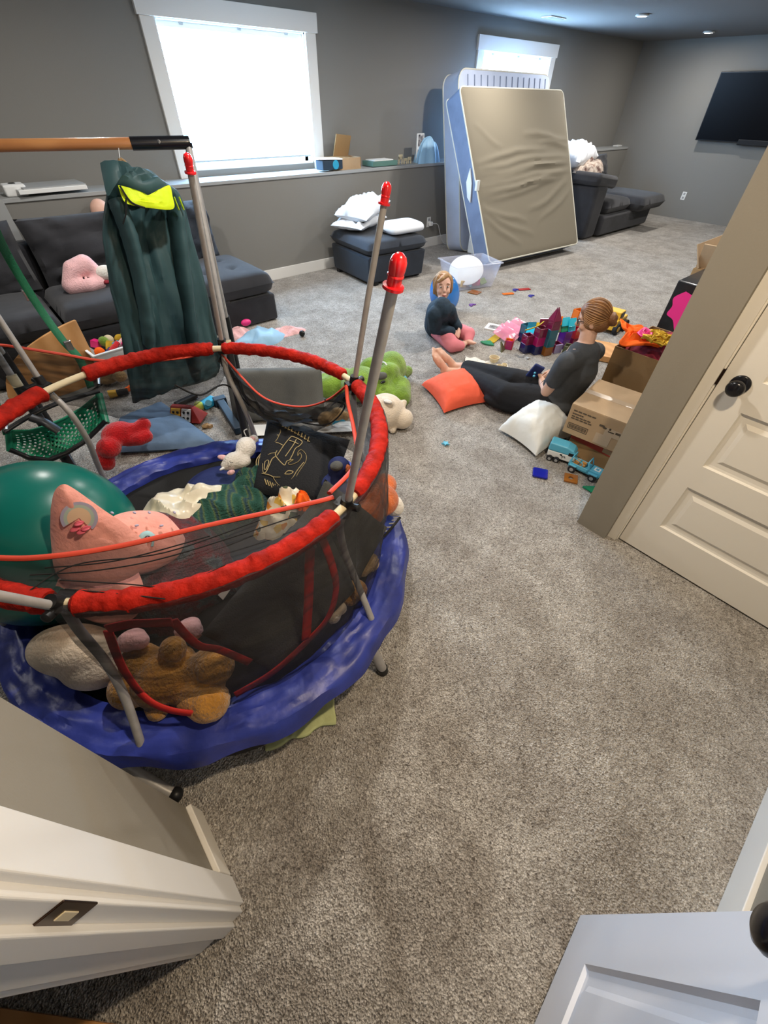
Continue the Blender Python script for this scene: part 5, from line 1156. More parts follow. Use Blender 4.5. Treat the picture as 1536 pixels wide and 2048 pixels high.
o = MB().box(P(262, 774, .02), (.12, .02, .03), (0, 0, .6)).build('orange_stick', M['felt_o'], None, smooth=False); tag(o, 'thin orange stick on the carpet beside the coat hem', 'toy')
# blanket/cloth near the chaise foot
t = thing('baby_outfit', 'pale pink and baby blue cloth heap on the carpet by the chaise corner', 'clothes', P(520, 680, 0))
heap_mb(P(520, 680, 0), .24, .16, .11, .1, seed=81, folds=5).build('blue_cloth', M['fleece_b'], t); heap_mb(P(485, 672, 0), .12, .14, .07, .4, seed=82, folds=5).build('pink_cloth', M['plush_pink'], t)
heap_mb(P(565, 668, 0), .20, .08, .06, -.2, seed=83, folds=5).build('pink_cloth', M['plush_pink'], t); MB().ell(P(604, 667, .03), .028).build('dark_tip', M['eye'], t)
MB().ell(P(492, 645, .10), (.05, .03, .03)).build('pink_tip', M['hotpink'], t)
# grey cushion between swing leg and crocodile
o = slab_mb(P(475, 855, .03), P(642, 842, .03), P(478, 750, .40), P(632, 757, .40), .10, bulge=.012, n=26, seed=7)
o = slab_mb(P(478, 862, .02), P(650, 850, .02), P(478, 770, .34), P(640, 775, .34), .12, bulge=.01, n=28, seed=7, wr=.004) if False else None
mb = MB(); A_, B_ = P(468, 842, 0), P(650, 838, 0); ud = (B_-A_).normalized(); nn = Vector((-ud.y, ud.x, 0))
if nn.y < 0: nn = -nn
ln = (B_-A_).length
mb2 = slab_mb(A_, B_, A_+nn*.10+Vector((0, 0, .34)), B_+nn*.10+Vector((0, 0, .34)), .12, bulge=.01, n=30, seed=7, wr=.003)
o = mb2.build('grey_foam_cushion', M['greyseat']); tag(o, 'grey foam block cushion standing behind the trampoline net beside the green plush', 'cushion')
o = MB().hexa([P(505, 872, .0), P(720, 862, .0), P(715, 842, 0), P(500, 850, 0), P(505, 872, .05), P(720, 862, .05), P(715, 842, .05), P(500, 850, .05)]).build('white_board', M['paper'], None, smooth=False, bevel=.004); tag(o, 'white flat box on the carpet just behind the elephant cushion', 'board')
small('brown_monkey_plush', 'brown and tan plush behind the net at the right coupler', M['plush_tan'], [('e', P(652, 838, .12), (.06, .05, .05)), ('e', P(675, 828, .14), (.05, .045, .045)), ('e', P(692, 832, .13), (.025, .02, .035))])
o = MB().ell(P(672, 846, .03), (.08, .04, .035), nz=.3, ns=20).build('turquoise_cloth', M['cyan']); tag(o, 'turquoise cloth under the brown plush behind the net', 'cloth')
# green crocodile plush
t = thing('green_crocodile_plush', 'large moss green crocodile plush sprawled on the carpet behind the right poles', 'soft toy', P(735, 765, 0))
plush('body', M['plush_green'], [('e', P(720, 768, .12), (.17, .14, .12), (0, 0, .5)), ('e', P(752, 770, .12), (.14, .12, .11)), ('e', P(782, 738, .14), (.15, .12, .13), (0, 0, .6)), ('e', P(776, 748, .18), (.10, .07, .08)), ('l', [P(690, 760, .11), P(655, 775, .10)], [.09, .08]), ('l', [P(800, 775, .08), P(802, 795, .07)], [.085, .075]),
      ('e', P(740, 735, .10), (.10, .07, .08)), ('l', [P(805, 748, .07), P(815, 742, .07)], [.05, .045]), ('e', P(765, 790, .08), (.12, .09, .08)), ('l', [P(660, 780, .08), P(650, 762, .10)], [.07, .06])], t, vox=.014, sm=2)
plush('grey_claw', M['greyseat'], [('e', P(762, 752, .24), (.05, .025, .03), (0, 0, -.5)), ('e', P(730, 742, .17), (.08, .02, .02), (0, 0, -.3))], t, vox=.01)
MB().ell(P(806, 762, .06), (.04, .03, .045)).build('blue_paw', M['lightblue'], t)
MB().tube(smoothcurve([P(764, 724, .24), P(770, 726, .26), P(774, 732, .25)]), .006, n=6).build('white_eye_line', M['paper'], t)
for (u, v, z_) in ((722, 756, .25), (766, 764, .22)): MB().ell(P(u, v, z_), (.022, .012, .01)).build('dark_spot', M['eye'], t)
# cream bunny plush
t = thing('cream_bunny_plush', 'round cream bunny plush lying on its side on the carpet right of the poles', 'soft toy', P(775, 845, 0))
plush('body', M['plush_cream'], [('e', P(770, 822, .115), (.135, .13, .115)), ('e', P(806, 838, .075), (.075, .065, .07)), ('e', P(760, 842, .06), (.10, .09, .06)), ('l', [P(785, 848, .05), P(785, 860, .025)], [.03, .026]), ('l', [P(755, 840, .06), P(758, 852, .03)], [.035, .03]),
      ('e', P(775, 805, .21), (.035, .05, .03), (0, 0, .4)), ('l', [P(803, 820, .12), P(808, 805, .15)], [.018, .022]), ('l', [P(812, 826, .10), P(820, 832, .07)], [.016, .018])], t, vox=.009)
MB().ell(P(816, 838, .10), (.007, .007, .007)).ell(P(812, 843, .09), (.006, .006, .006)).build('eye', M['eye'], t)
MB().ell(P(776, 803, .235), (.018, .03, .01), (0, 0, .4)).build('ear_lining', M['plush_white'], t)
# coral pillow, white pillow
A, B, Cc, Dd = P(888, 826, .02), P(984, 803, .02), P(936, 742, .03), P(842, 769, .03)
ctr = (A+B+Cc+Dd)/4; yaw = math.atan2((B-A).y, (B-A).x)
def pillow4(name, A, B, Dd, Cc, t, m, label, cat='pillow', zc=.07, wr=.012, seed=0, tilt=None):
    n = 34; mb = MB(); 
    for s in (1, -1):
        def fn(u, v):
            a, b = u*2-1, v*2-1; a2, b2 = math.copysign(abs(a)**.8, a), math.copysign(abs(b)**.8, b)
            pa = a2*(1-.10*(1-b2*b2)*abs(a2)); pb = b2*(1-.10*(1-a2*a2)*abs(b2))
            p = A.lerp(B, (pa+1)/2).lerp(Dd.lerp(Cc, (pa+1)/2), (pb+1)/2)
            h = max(0, (1-a2*a2)*(1-b2*b2))**.42; nrm = (B-A).cross(Dd-A).normalized()
            if nrm.z < 0: nrm = -nrm
            q = fb((a*2+seed, b*2, s+seed), 1.4, 3)*wr*min(1, 2*h)
            return p+Vector((0, 0, zc*h*.0))+nrm*(s*h*t/2+q*(1 if s > 0 else .2))+Vector((0, 0, t*.45*h))
        mb.grid(fn, n, n)
    bmesh.ops.remove_doubles(mb.b, verts=mb.b.verts[:], dist=.0006)
    o = mb.build(name, m); return tag(o, label, cat)
pillow4('coral_pillow', A, B, Dd, Cc, .14, M['coral'], 'coral orange square pillow on the carpet beside the woman\'s feet', wr=.01)
pillow4('white_pillow', P(1072, 912, .03), P(1152, 868, .03), P(996, 858, .03), P(1072, 812, .05), .20, M['ticking'], 'off-white cushion on the carpet against the cardboard boxes', wr=.015, seed=5)
# small blue star
c = P(891, 888, .008); st = [c+Vector((math.cos(a)*r, math.sin(a)*r, 0)) for k in range(10) for a, r in ((k*PI/5, .028 if k % 2 == 0 else .013),)]
o = MB().prism(st, .01, nrm=(0, 0, 1)).build('blue_star', M['lightblue'], None, smooth=False); tag(o, 'tiny blue star on the carpet below the coral pillow', 'toy')
# ================================================================== PEOPLE
def hand_mb(mb, wrist, fwd, side, nrm, L_=.17, curl=.5, thumb=1, spread=.10):
    """palm, four jointed fingers and a thumb; fwd = towards fingertips, side = towards the thumb, nrm = back of the hand"""
    fwd, side, nrm = fwd.normalized(), side.normalized(), nrm.normalized(); w = Vector(wrist); k = L_/.17
    R = Matrix((fwd, side, nrm)).transposed()
    mb.ell(w+fwd*.045*k, (.050*k, .038*k, .014*k), R, n=16, m=10); mb.limb([w-fwd*.02*k, w+fwd*.02*k], [.022*k, .020*k])
    for i, (s, ln) in enumerate(((.026, .066), (.009, .075), (-.009, .070), (-.025, .055))):
        p = w+fwd*.078*k+side*s*k; pts = [w+fwd*.05*k+side*s*.8*k, p]; d = (fwd+side*s*spread*20*.3).normalized(); ang_ = 0
        for j, f in enumerate((.45, .30, .25)):
            ang_ += curl*(.55+.25*j); dd = (d*math.cos(ang_)-nrm*math.sin(ang_)); p = p+dd*ln*f*k; pts.append(p.copy())
        mb.limb(pts, [.0088*k, .0088*k, .0082*k, .0075*k, .0065*k], n=10)
    p0 = w+fwd*.018*k+side*.022*k; p1 = w+fwd*.045*k+side*.046*k-nrm*.008*k; p2 = w+fwd*.072*k+side*.052*k-nrm*.020*k; p3 = w+fwd*.092*k+side*.046*k-nrm*.028*k
    mb.limb([p0, p1, p2, p3], [.013*k, .0105*k, .0095*k, .0075*k], n=10)
def foot_mb(mb, heel, toe, up, k=1.0, big=1):
    heel, toe, up = Vector(heel), Vector(toe), Vector(up).normalized(); f = (toe-heel); L_ = f.length; f.normalize(); s = f.cross(up).normalized(); up = s.cross(f)
    mb.ell(heel+f*.03*k, (.036*k,)*3); mb.limb([heel+f*.03*k+up*.01, heel+f*L_*.45+up*.012*k, heel+f*L_*.74], [.036*k, .030*k, .026*k])
    mb.limb([heel+f*L_*.45+s*.012*k*big, heel+f*L_*.72+s*.026*k*big], [.026*k, .024*k]); mb.limb([heel+f*L_*.4-s*.012*k*big, heel+f*L_*.70-s*.022*k*big], [.024*k, .022*k])
    for i, (o, ln, r) in enumerate(((.034, .30, .0145), (.014, .28, .0105), (-.003, .25, .0095), (-.018, .21, .009), (-.032, .17, .0085))):
        a = heel+f*L_*.70+s*o*k*big; b = heel+f*(L_*.70+L_*ln*.93)+s*o*1.05*k*big+up*.003; mb.limb([a, b], [r*1.15*k, r*k], n=10)
def head_mb(mb, c, face, up, k=1.0):
    """skull with jaw, nose, lips, brow, ears and neck stump; c = head centre, k scales 23 cm head"""
    face, up = face.normalized(), up.normalized(); s = face.cross(up).normalized(); up = s.cross(face); R = Matrix((face, s, up)).transposed(); c = Vector(c)
    q = lambda x, y, z: c+R @ (Vector((x, y, z))*k)
    mb.ell(q(-.006, 0, .018), (.096*k, .077*k, .100*k), R); mb.ell(q(.020, 0, -.040), (.066*k, .058*k, .070*k), R); mb.ell(q(.045, 0, -.085), (.032*k, .030*k, .024*k), R)
    for y in (-1, 1): mb.ell(q(.052, y*.034, -.030), (.030*k, .026*k, .030*k), R); mb.ell(q(.070, y*.030, .030), (.014*k, .026*k, .009*k), R); mb.ell(q(-.004, y*.078, -.012), (.018*k, .008*k, .030*k), R)
    mb.limb([q(.086, 0, .012), q(.104, 0, -.022)], [.009*k, .0145*k]); mb.ell(q(.084, 0, -.058), (.012*k, .024*k, .007*k), R); mb.ell(q(.082, 0, -.070), (.011*k, .020*k, .007*k), R)
    return q, R
def face_parts(q, R, k, root, irism):
    for y in (-1, 1):
        MB().ell(q(.079, y*.031, .008), (.0085*k, .0135*k, .0065*k), R, 14, 8).build('eye', M['paper'], root); MB().ell(q(.0850, y*.031, .008), (.0045*k, .0066*k, .0062*k), R, 14, 8).build('iris', irism, root)
        MB().tube([q(.082, y*.018, .030), q(.088, y*.032, .035), q(.080, y*.048, .029)], .003*k, n=6).build('eyebrow', M['hair'], root)
    MB().ell(q(.0935, 0, -.060), (.006*k, .020*k, .004*k), R).ell(q(.0915, 0, -.068), (.006*k, .017*k, .004*k), R).build('mouth', M['lip'], root)
# ---- woman
wm = thing('person', 'woman with auburn bun, grey t-shirt and black trousers, sitting barefoot against cardboard boxes', 'person', (2.66, 1.2, 0))
HP = Vector((2.66, 1.20, .115)); CH = Vector((2.62, 1.10, .40)); LS = Vector((2.45, 1.09, .50)); RS = Vector((2.765, 1.07, .49)); NK = Vector((2.64, 1.10, .575)); HC = P(1187, 638, .705)
LE = P(1092, 786, .22); LW = P(1084, 762, .24); RE = P(1150, 742, .22)+Vector((.05, .1, 0)); RW = P(1118, 742, .27)
LH = Vector((2.58, 1.24, .11)); RH = Vector((2.75, 1.24, .11)); LK = P(1012, 790, .13); RK = P(1030, 762, .15); LA = P(926, 745, .075); RA = P(932, 734, .10)
mb = MB()
mb.limb([HP, Vector((2.64, 1.15, .26)), CH, Vector((2.62, 1.09, .49))], [.13, .118, .125, .10], n=18)
mb.limb([LS, LE, LW], [.052, .038, .025]); mb.limb([RS, RE, RW], [.052, .038, .025]); mb.limb([LS, Vector((2.62, 1.09, .51)), RS], [.055, .07, .055])
mb.limb([NK+Vector((0, 0, -.08)), NK, HC+Vector((0, 0, -.05))], [.058, .050, .050])
mb.limb([LH, LK, LA], [.085, .058, .034]); mb.limb([RH, RK, RA], [.085, .058, .034])
fdir = Vector((-.30, .90, -.28)); q, R = head_mb(mb, HC, fdir, Vector((-.1, .1, 1)), .90)
LHh, LT = P(892, 747, .035), P(866, 706, .19); foot_mb(mb, LHh, LHh+(LT-LHh).normalized()*.225, Vector((.3, -.6, .3)), .95, 1)
RHh, RT = P(908, 737, .05), P(869, 689, .23); foot_mb(mb, RHh, RHh+(RT-RHh).normalized()*.225, Vector((.3, -.6, .3)), .95, -1)
mb.limb([LA, LHh+Vector((0, 0, .015))], [.034, .036]); mb.limb([RA, RHh+Vector((0, 0, .015))], [.034, .036])
lf = (P(1066, 742, .28)-LW).normalized()
hand_mb(mb, LW, (P(1076, 738, .27)-LW), Vector((.2, .5, .3)), Vector((-.5, -.4, .8)), .165, .75)
hand_mb(mb, RW, (P(1098, 752, .26)-RW), Vector((-.3, .5, .2)), Vector((-.2, -.4, .9)), .165, .45)
mb.build('body', M['skin'], wm, remesh=.0055, sm_it=3)
face_parts(q, R, .90, wm, M['eye'])
mb = MB(); kk = .90
mb.ell(q(-.014, 0, .026), (.098*kk, .085*kk, .101*kk), R); mb.ell(q(-.044, 0, -.024), (.066*kk, .074*kk, .066*kk), R); mb.ell(q(.024, 0, .068), (.056*kk, .066*kk, .042*kk), R)
mb.build('hair', M['hair'], wm, remesh=.006, sm_it=3)
bn = MB()
bc2 = q(-.108, -.006, -.010); bn.ell(bc2, (.034, .034, .036), R, nz=.25, ns=30)
for k in range(3): bn.tube([bc2+R @ (Vector((-.008+.012*math.sin(a+k), .028*math.cos(a), .028*math.sin(a)))) for a in [j/16*2*PI for j in range(17)]], .013, n=8)
bn.build('hair_bun', M['hair'], wm, remesh=.005, sm_it=2)
for y in (-1, 1): MB().tube([q(.088, y*.052, .014), q(.0, y*.083, .004)], .0018, n=5).tube([q(.092+.002*math.cos(a), y*.031+.021*math.cos(a), .006+.017*math.sin(a)) for a in [j/14*2*PI for j in range(15)]], .0018, n=5).build('glasses_frame', M['black'], wm)
def strands(q, k, bun, hair, root, n=34, x0=.055, cx=-.014, cz=.026, r3=(.099, .087, .102), rr=.0045, phi=2.2):
    mb = MB(); b = (Vector(bun)-Vector((cx, 0, cz))).normalized()
    for i in range(n):
        a = lerp(-phi, phi, i/(n-1)); s = Vector((.62, .78*math.sin(a), .78*math.cos(a))).normalized(); pts = []
        for j in range(13):
            t = j/12*.93; om = math.acos(max(-1, min(1, s.dot(b)))); d = (s*math.sin((1-t)*om)+b*math.sin(t*om))/math.sin(om)
            d = d+Vector((0, .02*math.sin(i*2.3+t*5), .0)); d.normalize(); pts.append(q(cx+d.x*r3[0], d.y*r3[1], cz+d.z*r3[2]))
        mb.tube(pts, [rr*k*(.4+.6*math.sin(PI*min(1, .15+j/13))) for j in range(13)], n=6)
    return mb.build('hair_strands', hair, root)
strands(q, .9, (-.10, 0, -.02), M['hair_light'], wm)
# t-shirt: follows torso, short sleeves, open neck
mb = MB()
mb.limb([HP+Vector((0, -.03, .02)), Vector((2.64, 1.14, .26)), CH, Vector((2.62, 1.085, .478))], [.150, .136, .140, .108], n=20)
mb.limb([LS, Vector((2.62, 1.085, .495)), RS], [.060, .080, .058]); mb.limb([LS, LS.lerp(LE, .52)], [.062, .060]); mb.limb([RS, RS.lerp(RE, .52)], [.058, .058])
mb.ell(HP+Vector((.0, -.10, .03)), (.17, .10, .09)); mb.ell((2.625, 1.085, .530), (.125, .090, .058))
mb.build('t_shirt', M['tee'], wm, remesh=.008, sm_it=4)
mb = MB()
mb.limb([LH+Vector((0, -.04, .01)), LH.lerp(LK, .5), LK, LK.lerp(LA, .55), LA.lerp(LK, .06)], [.125, .112, .090, .072, .060]); mb.limb([RH+Vector((0, -.04, .01)), RH.lerp(RK, .5), RK, RK.lerp(RA, .55), RA.lerp(RK, .04)], [.125, .112, .090, .070, .058]); mb.ell(HP+Vector((0, 0, -.01)), (.17, .16, .11))
mb.ell((LK+RK)/2+Vector((.05, -.12, -.05)), (.10, .16, .06)); mb.ell(LK+Vector((0, -.02, -.06)), (.07, .18, .05), (0, 0, .3))
o = mb.build('trousers', M['pants'], wm, remesh=.010, sm_it=4)
MB().tube([LW+(LE-LW).normalized()*.03+.030*(Vector((1, 0, 0))*math.cos(a)+(LE-LW).normalized().cross(Vector((1, 0, 0)))*math.sin(a)) for a in [j/20*2*PI for j in range(21)]], .007, n=8).build('watch_strap', M['black'], wm)
ph = MB().box(P(1070, 744, .27), (.022, .075, .135), (.35, -.35, .5)).build('phone_case', M['navy'], None, smooth=False, bevel=.008); tag(ph, 'dark blue patterned phone held in the woman\'s hands', 'phone')
for k in range(4): MB().ell(P(1070-2+k*2, 752-k*6, .283+.0*k), (.010, .008, .008)).build('pattern_dot', M['lightblue'], ph)
# ---- child
ch = thing('person', 'small blond child in navy jacket and pink leggings kneeling by the blue balloon', 'person', (3.0, 2.55, 0))
CB = P(876, 652, .09); HD = P(886, 573, .475); CN = P(884, 606, .395); k2 = .93
mb = MB()
mb.limb([CB, CB.lerp(CN, .5)+Vector((-.01, 0, .02)), CN+Vector((0, 0, -.04))], [.095, .085, .065], n=16)
SH = Vector((.70, -.71, 0)).normalized()  # facing direction of chest (towards camera right)
chs = Vector((-.62, -.78, 0))             # shoulder axis towards her right arm
Rs = CN+Vector((-.080, .0, -.075)); Ls = CN+Vector((.080, -.02, -.075))
Re = P(862, 655, .16)+Vector((0, -.02, 0)); Rw = P(907, 664, .13); Le = P(905, 640, .19); Lw = P(918, 655, .15)
Re = P(870, 655, .18); 
mb.limb([Rs, Re, Rw], [.036, .028, .020]); mb.limb([Ls, Le, Lw], [.036, .028, .020]); mb.limb([CN+Vector((0, 0, -.05)), HD+Vector((0, 0, -.05))], [.040, .036])
Kl, Kr = P(905, 690, .07), P(937, 668, .08)
mb.limb([CB+Vector((-.03, -.02, -.01)), Kl, P(925, 690, .04)], [.07, .052, .034]); mb.limb([CB+Vector((.05, 0, -.01)), Kr, P(938, 680, .04)], [.07, .050, .032])
foot_mb(mb, P(918, 692, .035), P(918, 692, .035)+Vector((.13, .02, .0)), Vector((0, -.3, 1)), .62)
foot_mb(mb, P(930, 684, .035), P(930, 684, .035)+Vector((.02, -.12, .02)), Vector((.3, 0, 1)), .62)
fd = Vector((-.62, -.76, .14)); q2, R2 = head_mb(mb, HD, fd, Vector((0.02, .1, 1)), k2)
hand_mb(mb, Rw, P(918, 672, .11)-Rw, Vector((.4, .2, .5)), Vector((-.3, -.8, .5)), .105, .6)
hand_mb(mb, Lw, P(921, 668, .12)-Lw, Vector((-.6, -.2, .5)), Vector((.5, -.6, .5)), .105, .6)
mb.build('body', M['skin_child'], ch, remesh=.005, sm_it=2)
face_parts(q2, R2, k2*.97, ch, M['eye'])
mb = MB(); mb.ell(q2(-.026, 0, .030), (.092*k2, .090*k2, .098*k2), R2); mb.ell(q2(-.050, 0, -.030), (.062*k2, .084*k2, .075*k2), R2)
for y in (-1, 1): mb.limb([q2(.030, y*.050, .082), q2(.028, y*.074, .035), q2(.000, y*.082, -.02), q2(-.03, y*.076, -.055)], [.022*k2, .014*k2, .014*k2, .014*k2])
mb.limb([q2(.055, -.02, .098), q2(.078, .02, .078), q2(.070, .055, .055)], [.022*k2, .018*k2, .014*k2])
mb.build('hair', M['hair_child'], ch, remesh=.005, sm_it=3); strands(q2, .93, (-.09, 0, -.06), M['hair_child'], ch, cx=-.02, r3=(.095, .093, .102), phi=1.9)
mb = MB(); mb.limb([CB+Vector((0, 0, .02)), CB.lerp(CN, .5)+Vector((-.01, 0, .02)), CN+Vector((0, 0, -.045))], [.135, .122, .092], n=18); mb.limb([Rs, Re, Rw.lerp(Re, .12)], [.066, .060, .042]); mb.limb([Ls, Le, Lw.lerp(Le, .12)], [.064, .056, .040]); mb.limb([Rs, CN+Vector((0, 0, -.045)), Ls], [.056, .062, .056])
mb.build('jacket', M['jacket_navy'], ch, remesh=.007, sm_it=4)
MB().tube([CN+Vector((.052*math.cos(a), .050*math.sin(a), -.002+.006*math.sin(a))) for a in [j/20*2*PI for j in range(21)]], .013, n=8).build('collar', M['jacket_navy'], ch)
mb = MB(); mb.limb([CB+Vector((-.03, -.02, -.01)), Kl, P(920, 692, .045)], [.088, .066, .046]); mb.limb([CB+Vector((.05, 0, -.01)), Kr, P(936, 681, .045)], [.085, .062, .044]); mb.ell(CB, (.11, .10, .08)); mb.build('leggings', M['pink_leg'], ch, remesh=.008, sm_it=3)
# ================================================================== AROUND THE PEOPLE
bl = P(885, 605, 0); c = P(893, 577, .20)+Vector((.35, .3, 0)); c = P(889, 586, .19); c.z = .19
t = thing('blue_balloon', 'see-through blue balloon behind the child', 'balloon', (c.x, c.y, 0)); mb = MB()
mb.lathe([(.165*math.sin(PI*k/32)*(1-.12*(k/32)), -.20*math.cos(PI*k/32)) for k in range(33)], c, (-.3, .1, 1), 40); mb.build('balloon_skin', M['glass_blue'], t)
MB().lathe([(.004, 0), (.02, -.025), (.016, -.03)], P(905, 600, .05), (.4, -.4, -.6), 12).build('knot', M['navy'], t)
# clear storage tub
t = thing('clear_storage_tub', 'clear plastic storage tub tipped towards the box spring with a white lid inside', 'storage tub', P(935, 560, 0))
q4 = [P(908, 578, 0), P(960, 592, 0), P(972, 560, 0), P(915, 548, 0)]; tp = [P(881, 522, .28), P(975, 541, .24), P(962, 519, .30), P(890, 512, .30)]
q4 = [P(905, 582, 0), P(968, 584, 0), P(968, 556, 0), P(905, 556, 0)]
c0 = P(934, 570, 0); R = Euler((0, 0, -.30)).to_matrix()
def tubring(k, z, ins=0): return [c0+R @ Vector((x*(.27*k-ins), y*(.19*k-ins), z)) for x, y in ((-1, -1), (1, -1), (1, 1), (-1, 1))]
mb = MB(); rs_ = [[mb.b.verts.new(p) for p in tubring(*a)] for a in ((.92, 0), (1.12, .26), (1.20, .26), (1.20, .275), (1.11, .275), (.91, .008))]
for a, b in zip(rs_, rs_[1:]):
    for k in range(4): mb.b.faces.new((a[k], a[(k+1) % 4], b[(k+1) % 4], b[k]))
mb.b.faces.new(rs_[0][::-1]); mb.b.faces.new(rs_[-1]); mb.build('tub_body', M['clear'], t, smooth=False, bevel=.006)
o = MB().lathe([(.20, 0), (.205, .012), (.19, .02), (0, .022)], c0+Vector((-.03, .02, .16)), (-.45, -.35, .8), 40).build('tub_lid', M['paper'], None); tag(o, 'round white lid standing inside the clear storage tub', 'lid')
small_c = [('felt_y', 'mustard'), ('lightblue', 'light blue'), ('hotpink', 'hot pink'), ('plush_green', 'green')]
for k, (m, nme) in enumerate(small_c):
    o = MB().box(c0+R @ Vector((-.12+.09*k, -.10, .05)), (.09, .03, .07), (.3*k, .2, k)).build('toy_block', M[m], None, smooth=False, bevel=.004); tag(o, '%s toy piece inside the clear storage tub' % nme, 'toy', 'toys in the clear tub')
# ---- loose floor pieces
def tile_mb(mb, c, ux, uy, s=.072, th=.007, shape='sq'):
    c, ux, uy = Vector(c), Vector(ux).normalized(), Vector(uy).normalized(); n_ = ux.cross(uy); h = s/2
    if shape == 'sq': pts = [(-h, -h), (h, -h), (h, h), (-h, h)]
    elif shape == 'tri': pts = [(-h, -h), (h, -h), (0, h*1.1)]
    elif shape == 'tall': pts = [(-h, -h), (h, -h), (0, h*1.9)]
    elif shape == 'quarter': pts = [(-h, -h)]+[(-h+s*math.cos(a), -h+s*math.sin(a)) for a in [j/8*PI/2 for j in range(9)]]
    elif shape == 'rect': pts = [(-h*1.5, -h*.5), (h*1.5, -h*.5), (h*1.5, h*.5), (-h*1.5, h*.5)]
    elif shape == 'arch': pts = [(-h, -h*.7), (-h*.45, -h*.7)]+[(h*.45*math.cos(a), -h*.7+h*.5*math.sin(a)) for a in [PI-j/6*PI for j in range(1, 6)]]+[(h*.45, -h*.7), (h, -h*.7)]+[(h*math.cos(a), -h*.7+h*1.3*math.sin(a)) for a in [j/10*PI for j in range(1, 10)]]
    elif shape == 'hole':
        pts = [(-h, -h), (h, -h), (h, h), (-h, h)]
    P3 = lambda p, d: c+ux*p[0]+uy*p[1]+n_*d
    if shape == 'hole':
        n = 24; o_, i_ = [], []
        for j in range(n):
            a = j/n*2*PI+PI/4; k = 1/max(abs(math.cos(a)), abs(math.sin(a))); o_.append((h*k*math.cos(a), h*k*math.sin(a))); i_.append((h*.38*math.cos(a), h*.38*math.sin(a)))
        L = [[mb.b.verts.new(P3(p, d)) for p in ring] for ring, d in ((o_, 0), (o_, th), (i_, th), (i_, 0))]; L.append(L[0])
        for a, b in zip(L, L[1:]):
            for j in range(n): mb.b.faces.new((a[j], a[(j+1) % n], b[(j+1) % n], b[j]))
        return mb
    mb.prism([P3(p, 0) for p in pts], th, nrm=n_)
    ins = [(p[0]*.82, p[1]*.82) for p in pts] if shape in ('sq', 'tri', 'rect') else None
    if ins:   # raised magnetic rim
        n = len(pts)
        for j in range(n):
            a, b = pts[j], pts[(j+1) % n]; mb.tube([P3(a, th/2), P3(b, th/2)], th*.62, n=6)
    return mb
def flat(name, label, u, v, shape, color, yaw=0.0, s=.072, group=None, cat='toy tile', z_=.003, th=.007):
    c = P(u, v, z_); o = tile_mb(MB(), c, (math.cos(yaw), math.sin(yaw), 0), (-math.sin(yaw), math.cos(yaw), 0), s, th, shape).build(name, TM[color] if color in TM else M[color], None, smooth=False)
    return tag(o, label, cat, group)
G = 'loose magnetic tiles on the carpet'
flat('magnetic_tile', 'square dark blue tile on the carpet below the white cushion', 1080, 948, 'sq', 'blue', .55, .078, G, th=.012)
flat('magnetic_tile', 'amber square tile with a round hole beside the toy jeep', 1141, 958, 'hole', 'amber', .50, .078, G, th=.010)
flat('magnetic_tile', 'green pointed tile half hidden behind the wall corner', 1184, 980, 'tri', 'green', .4, .095, G, th=.010)
flat('magnetic_tile', 'orange-brown square tile in front of the clear tub', 949, 585, 'sq', 'amber', .2, .12, G)
flat('magnetic_tile', 'thin orange bar tile right of the clear tub, nearest of four', 1016, 588, 'rect', 'orange', -.4, .09, G)
flat('magnetic_tile', 'thin red bar tile, farthest of the four right of the tub', 1048, 579, 'rect', 'red', -.45, .10, G)
flat('magnetic_tile', 'blue half round tile on the open carpet behind the tile castle', 1061, 592, 'arch', 'blue', .2, .09, G)
flat('magnetic_tile', 'blue arch tile beside the thin red bar', 1030, 580, 'arch', 'blue', .1, .10, G)
flat('magnetic_tile', 'small violet arch tile between the child and the thin orange bar', 943, 610, 'arch', 'purple', .1, .09, G)
flat('magnetic_tile', 'green quarter round tile left of the castle', 974, 688, 'quarter', 'green', 2.6, .10, G, th=.012)
flat('magnetic_tile', 'mustard bar tile joining the green quarter tile', 990, 677, 'rect', 'yellow', .25, .14, G)
cd_ = thing('picture_card', 'white square picture card on the carpet left of the pink sheets', 'card', P(988, 655, 0))
MB().box(P(988, 655, .008), (.16, .16, .014), (0, 0, .4)).build('card', M['paper'], cd_, smooth=False); MB().box(P(988, 654, .0165), (.09, .10, .002), (0, 0, .4)).build('printed_picture', M['photo'], cd_, smooth=False)
t = thing('red_orange_tile_box', 'red and orange cube of tiles beside a grey tile left of the castle', 'toy tile', P(1020, 690, 0)); c = P(1018, 688, .04)
for d, cl in (((0, -1, 0), 'red'), ((1, 0, 0), 'orange'), ((-1, 0, 0), 'magenta'), ((0, 1, 0), 'amber')):
    d = Euler((0, 0, .5)).to_matrix() @ Vector(d); tile_mb(MB(), c+d*.036, d.cross(Vector((0, 0, 1))), (0, 0, 1)).build('magnetic_tile', TM[cl], t, smooth=False)
MB().ell(c, (.03, .03, .03)).build('red_bead', M['red_cap'], t)
o = tile_mb(MB(), P(1003, 694, .03), (1, .3, 0), (-.1, .5, 1), .08, .012, 'tri').build('magnetic_tile', TM['olive'], None, smooth=False); tag(o, 'grey triangular tile leaning on the red and orange cube', 'toy tile')
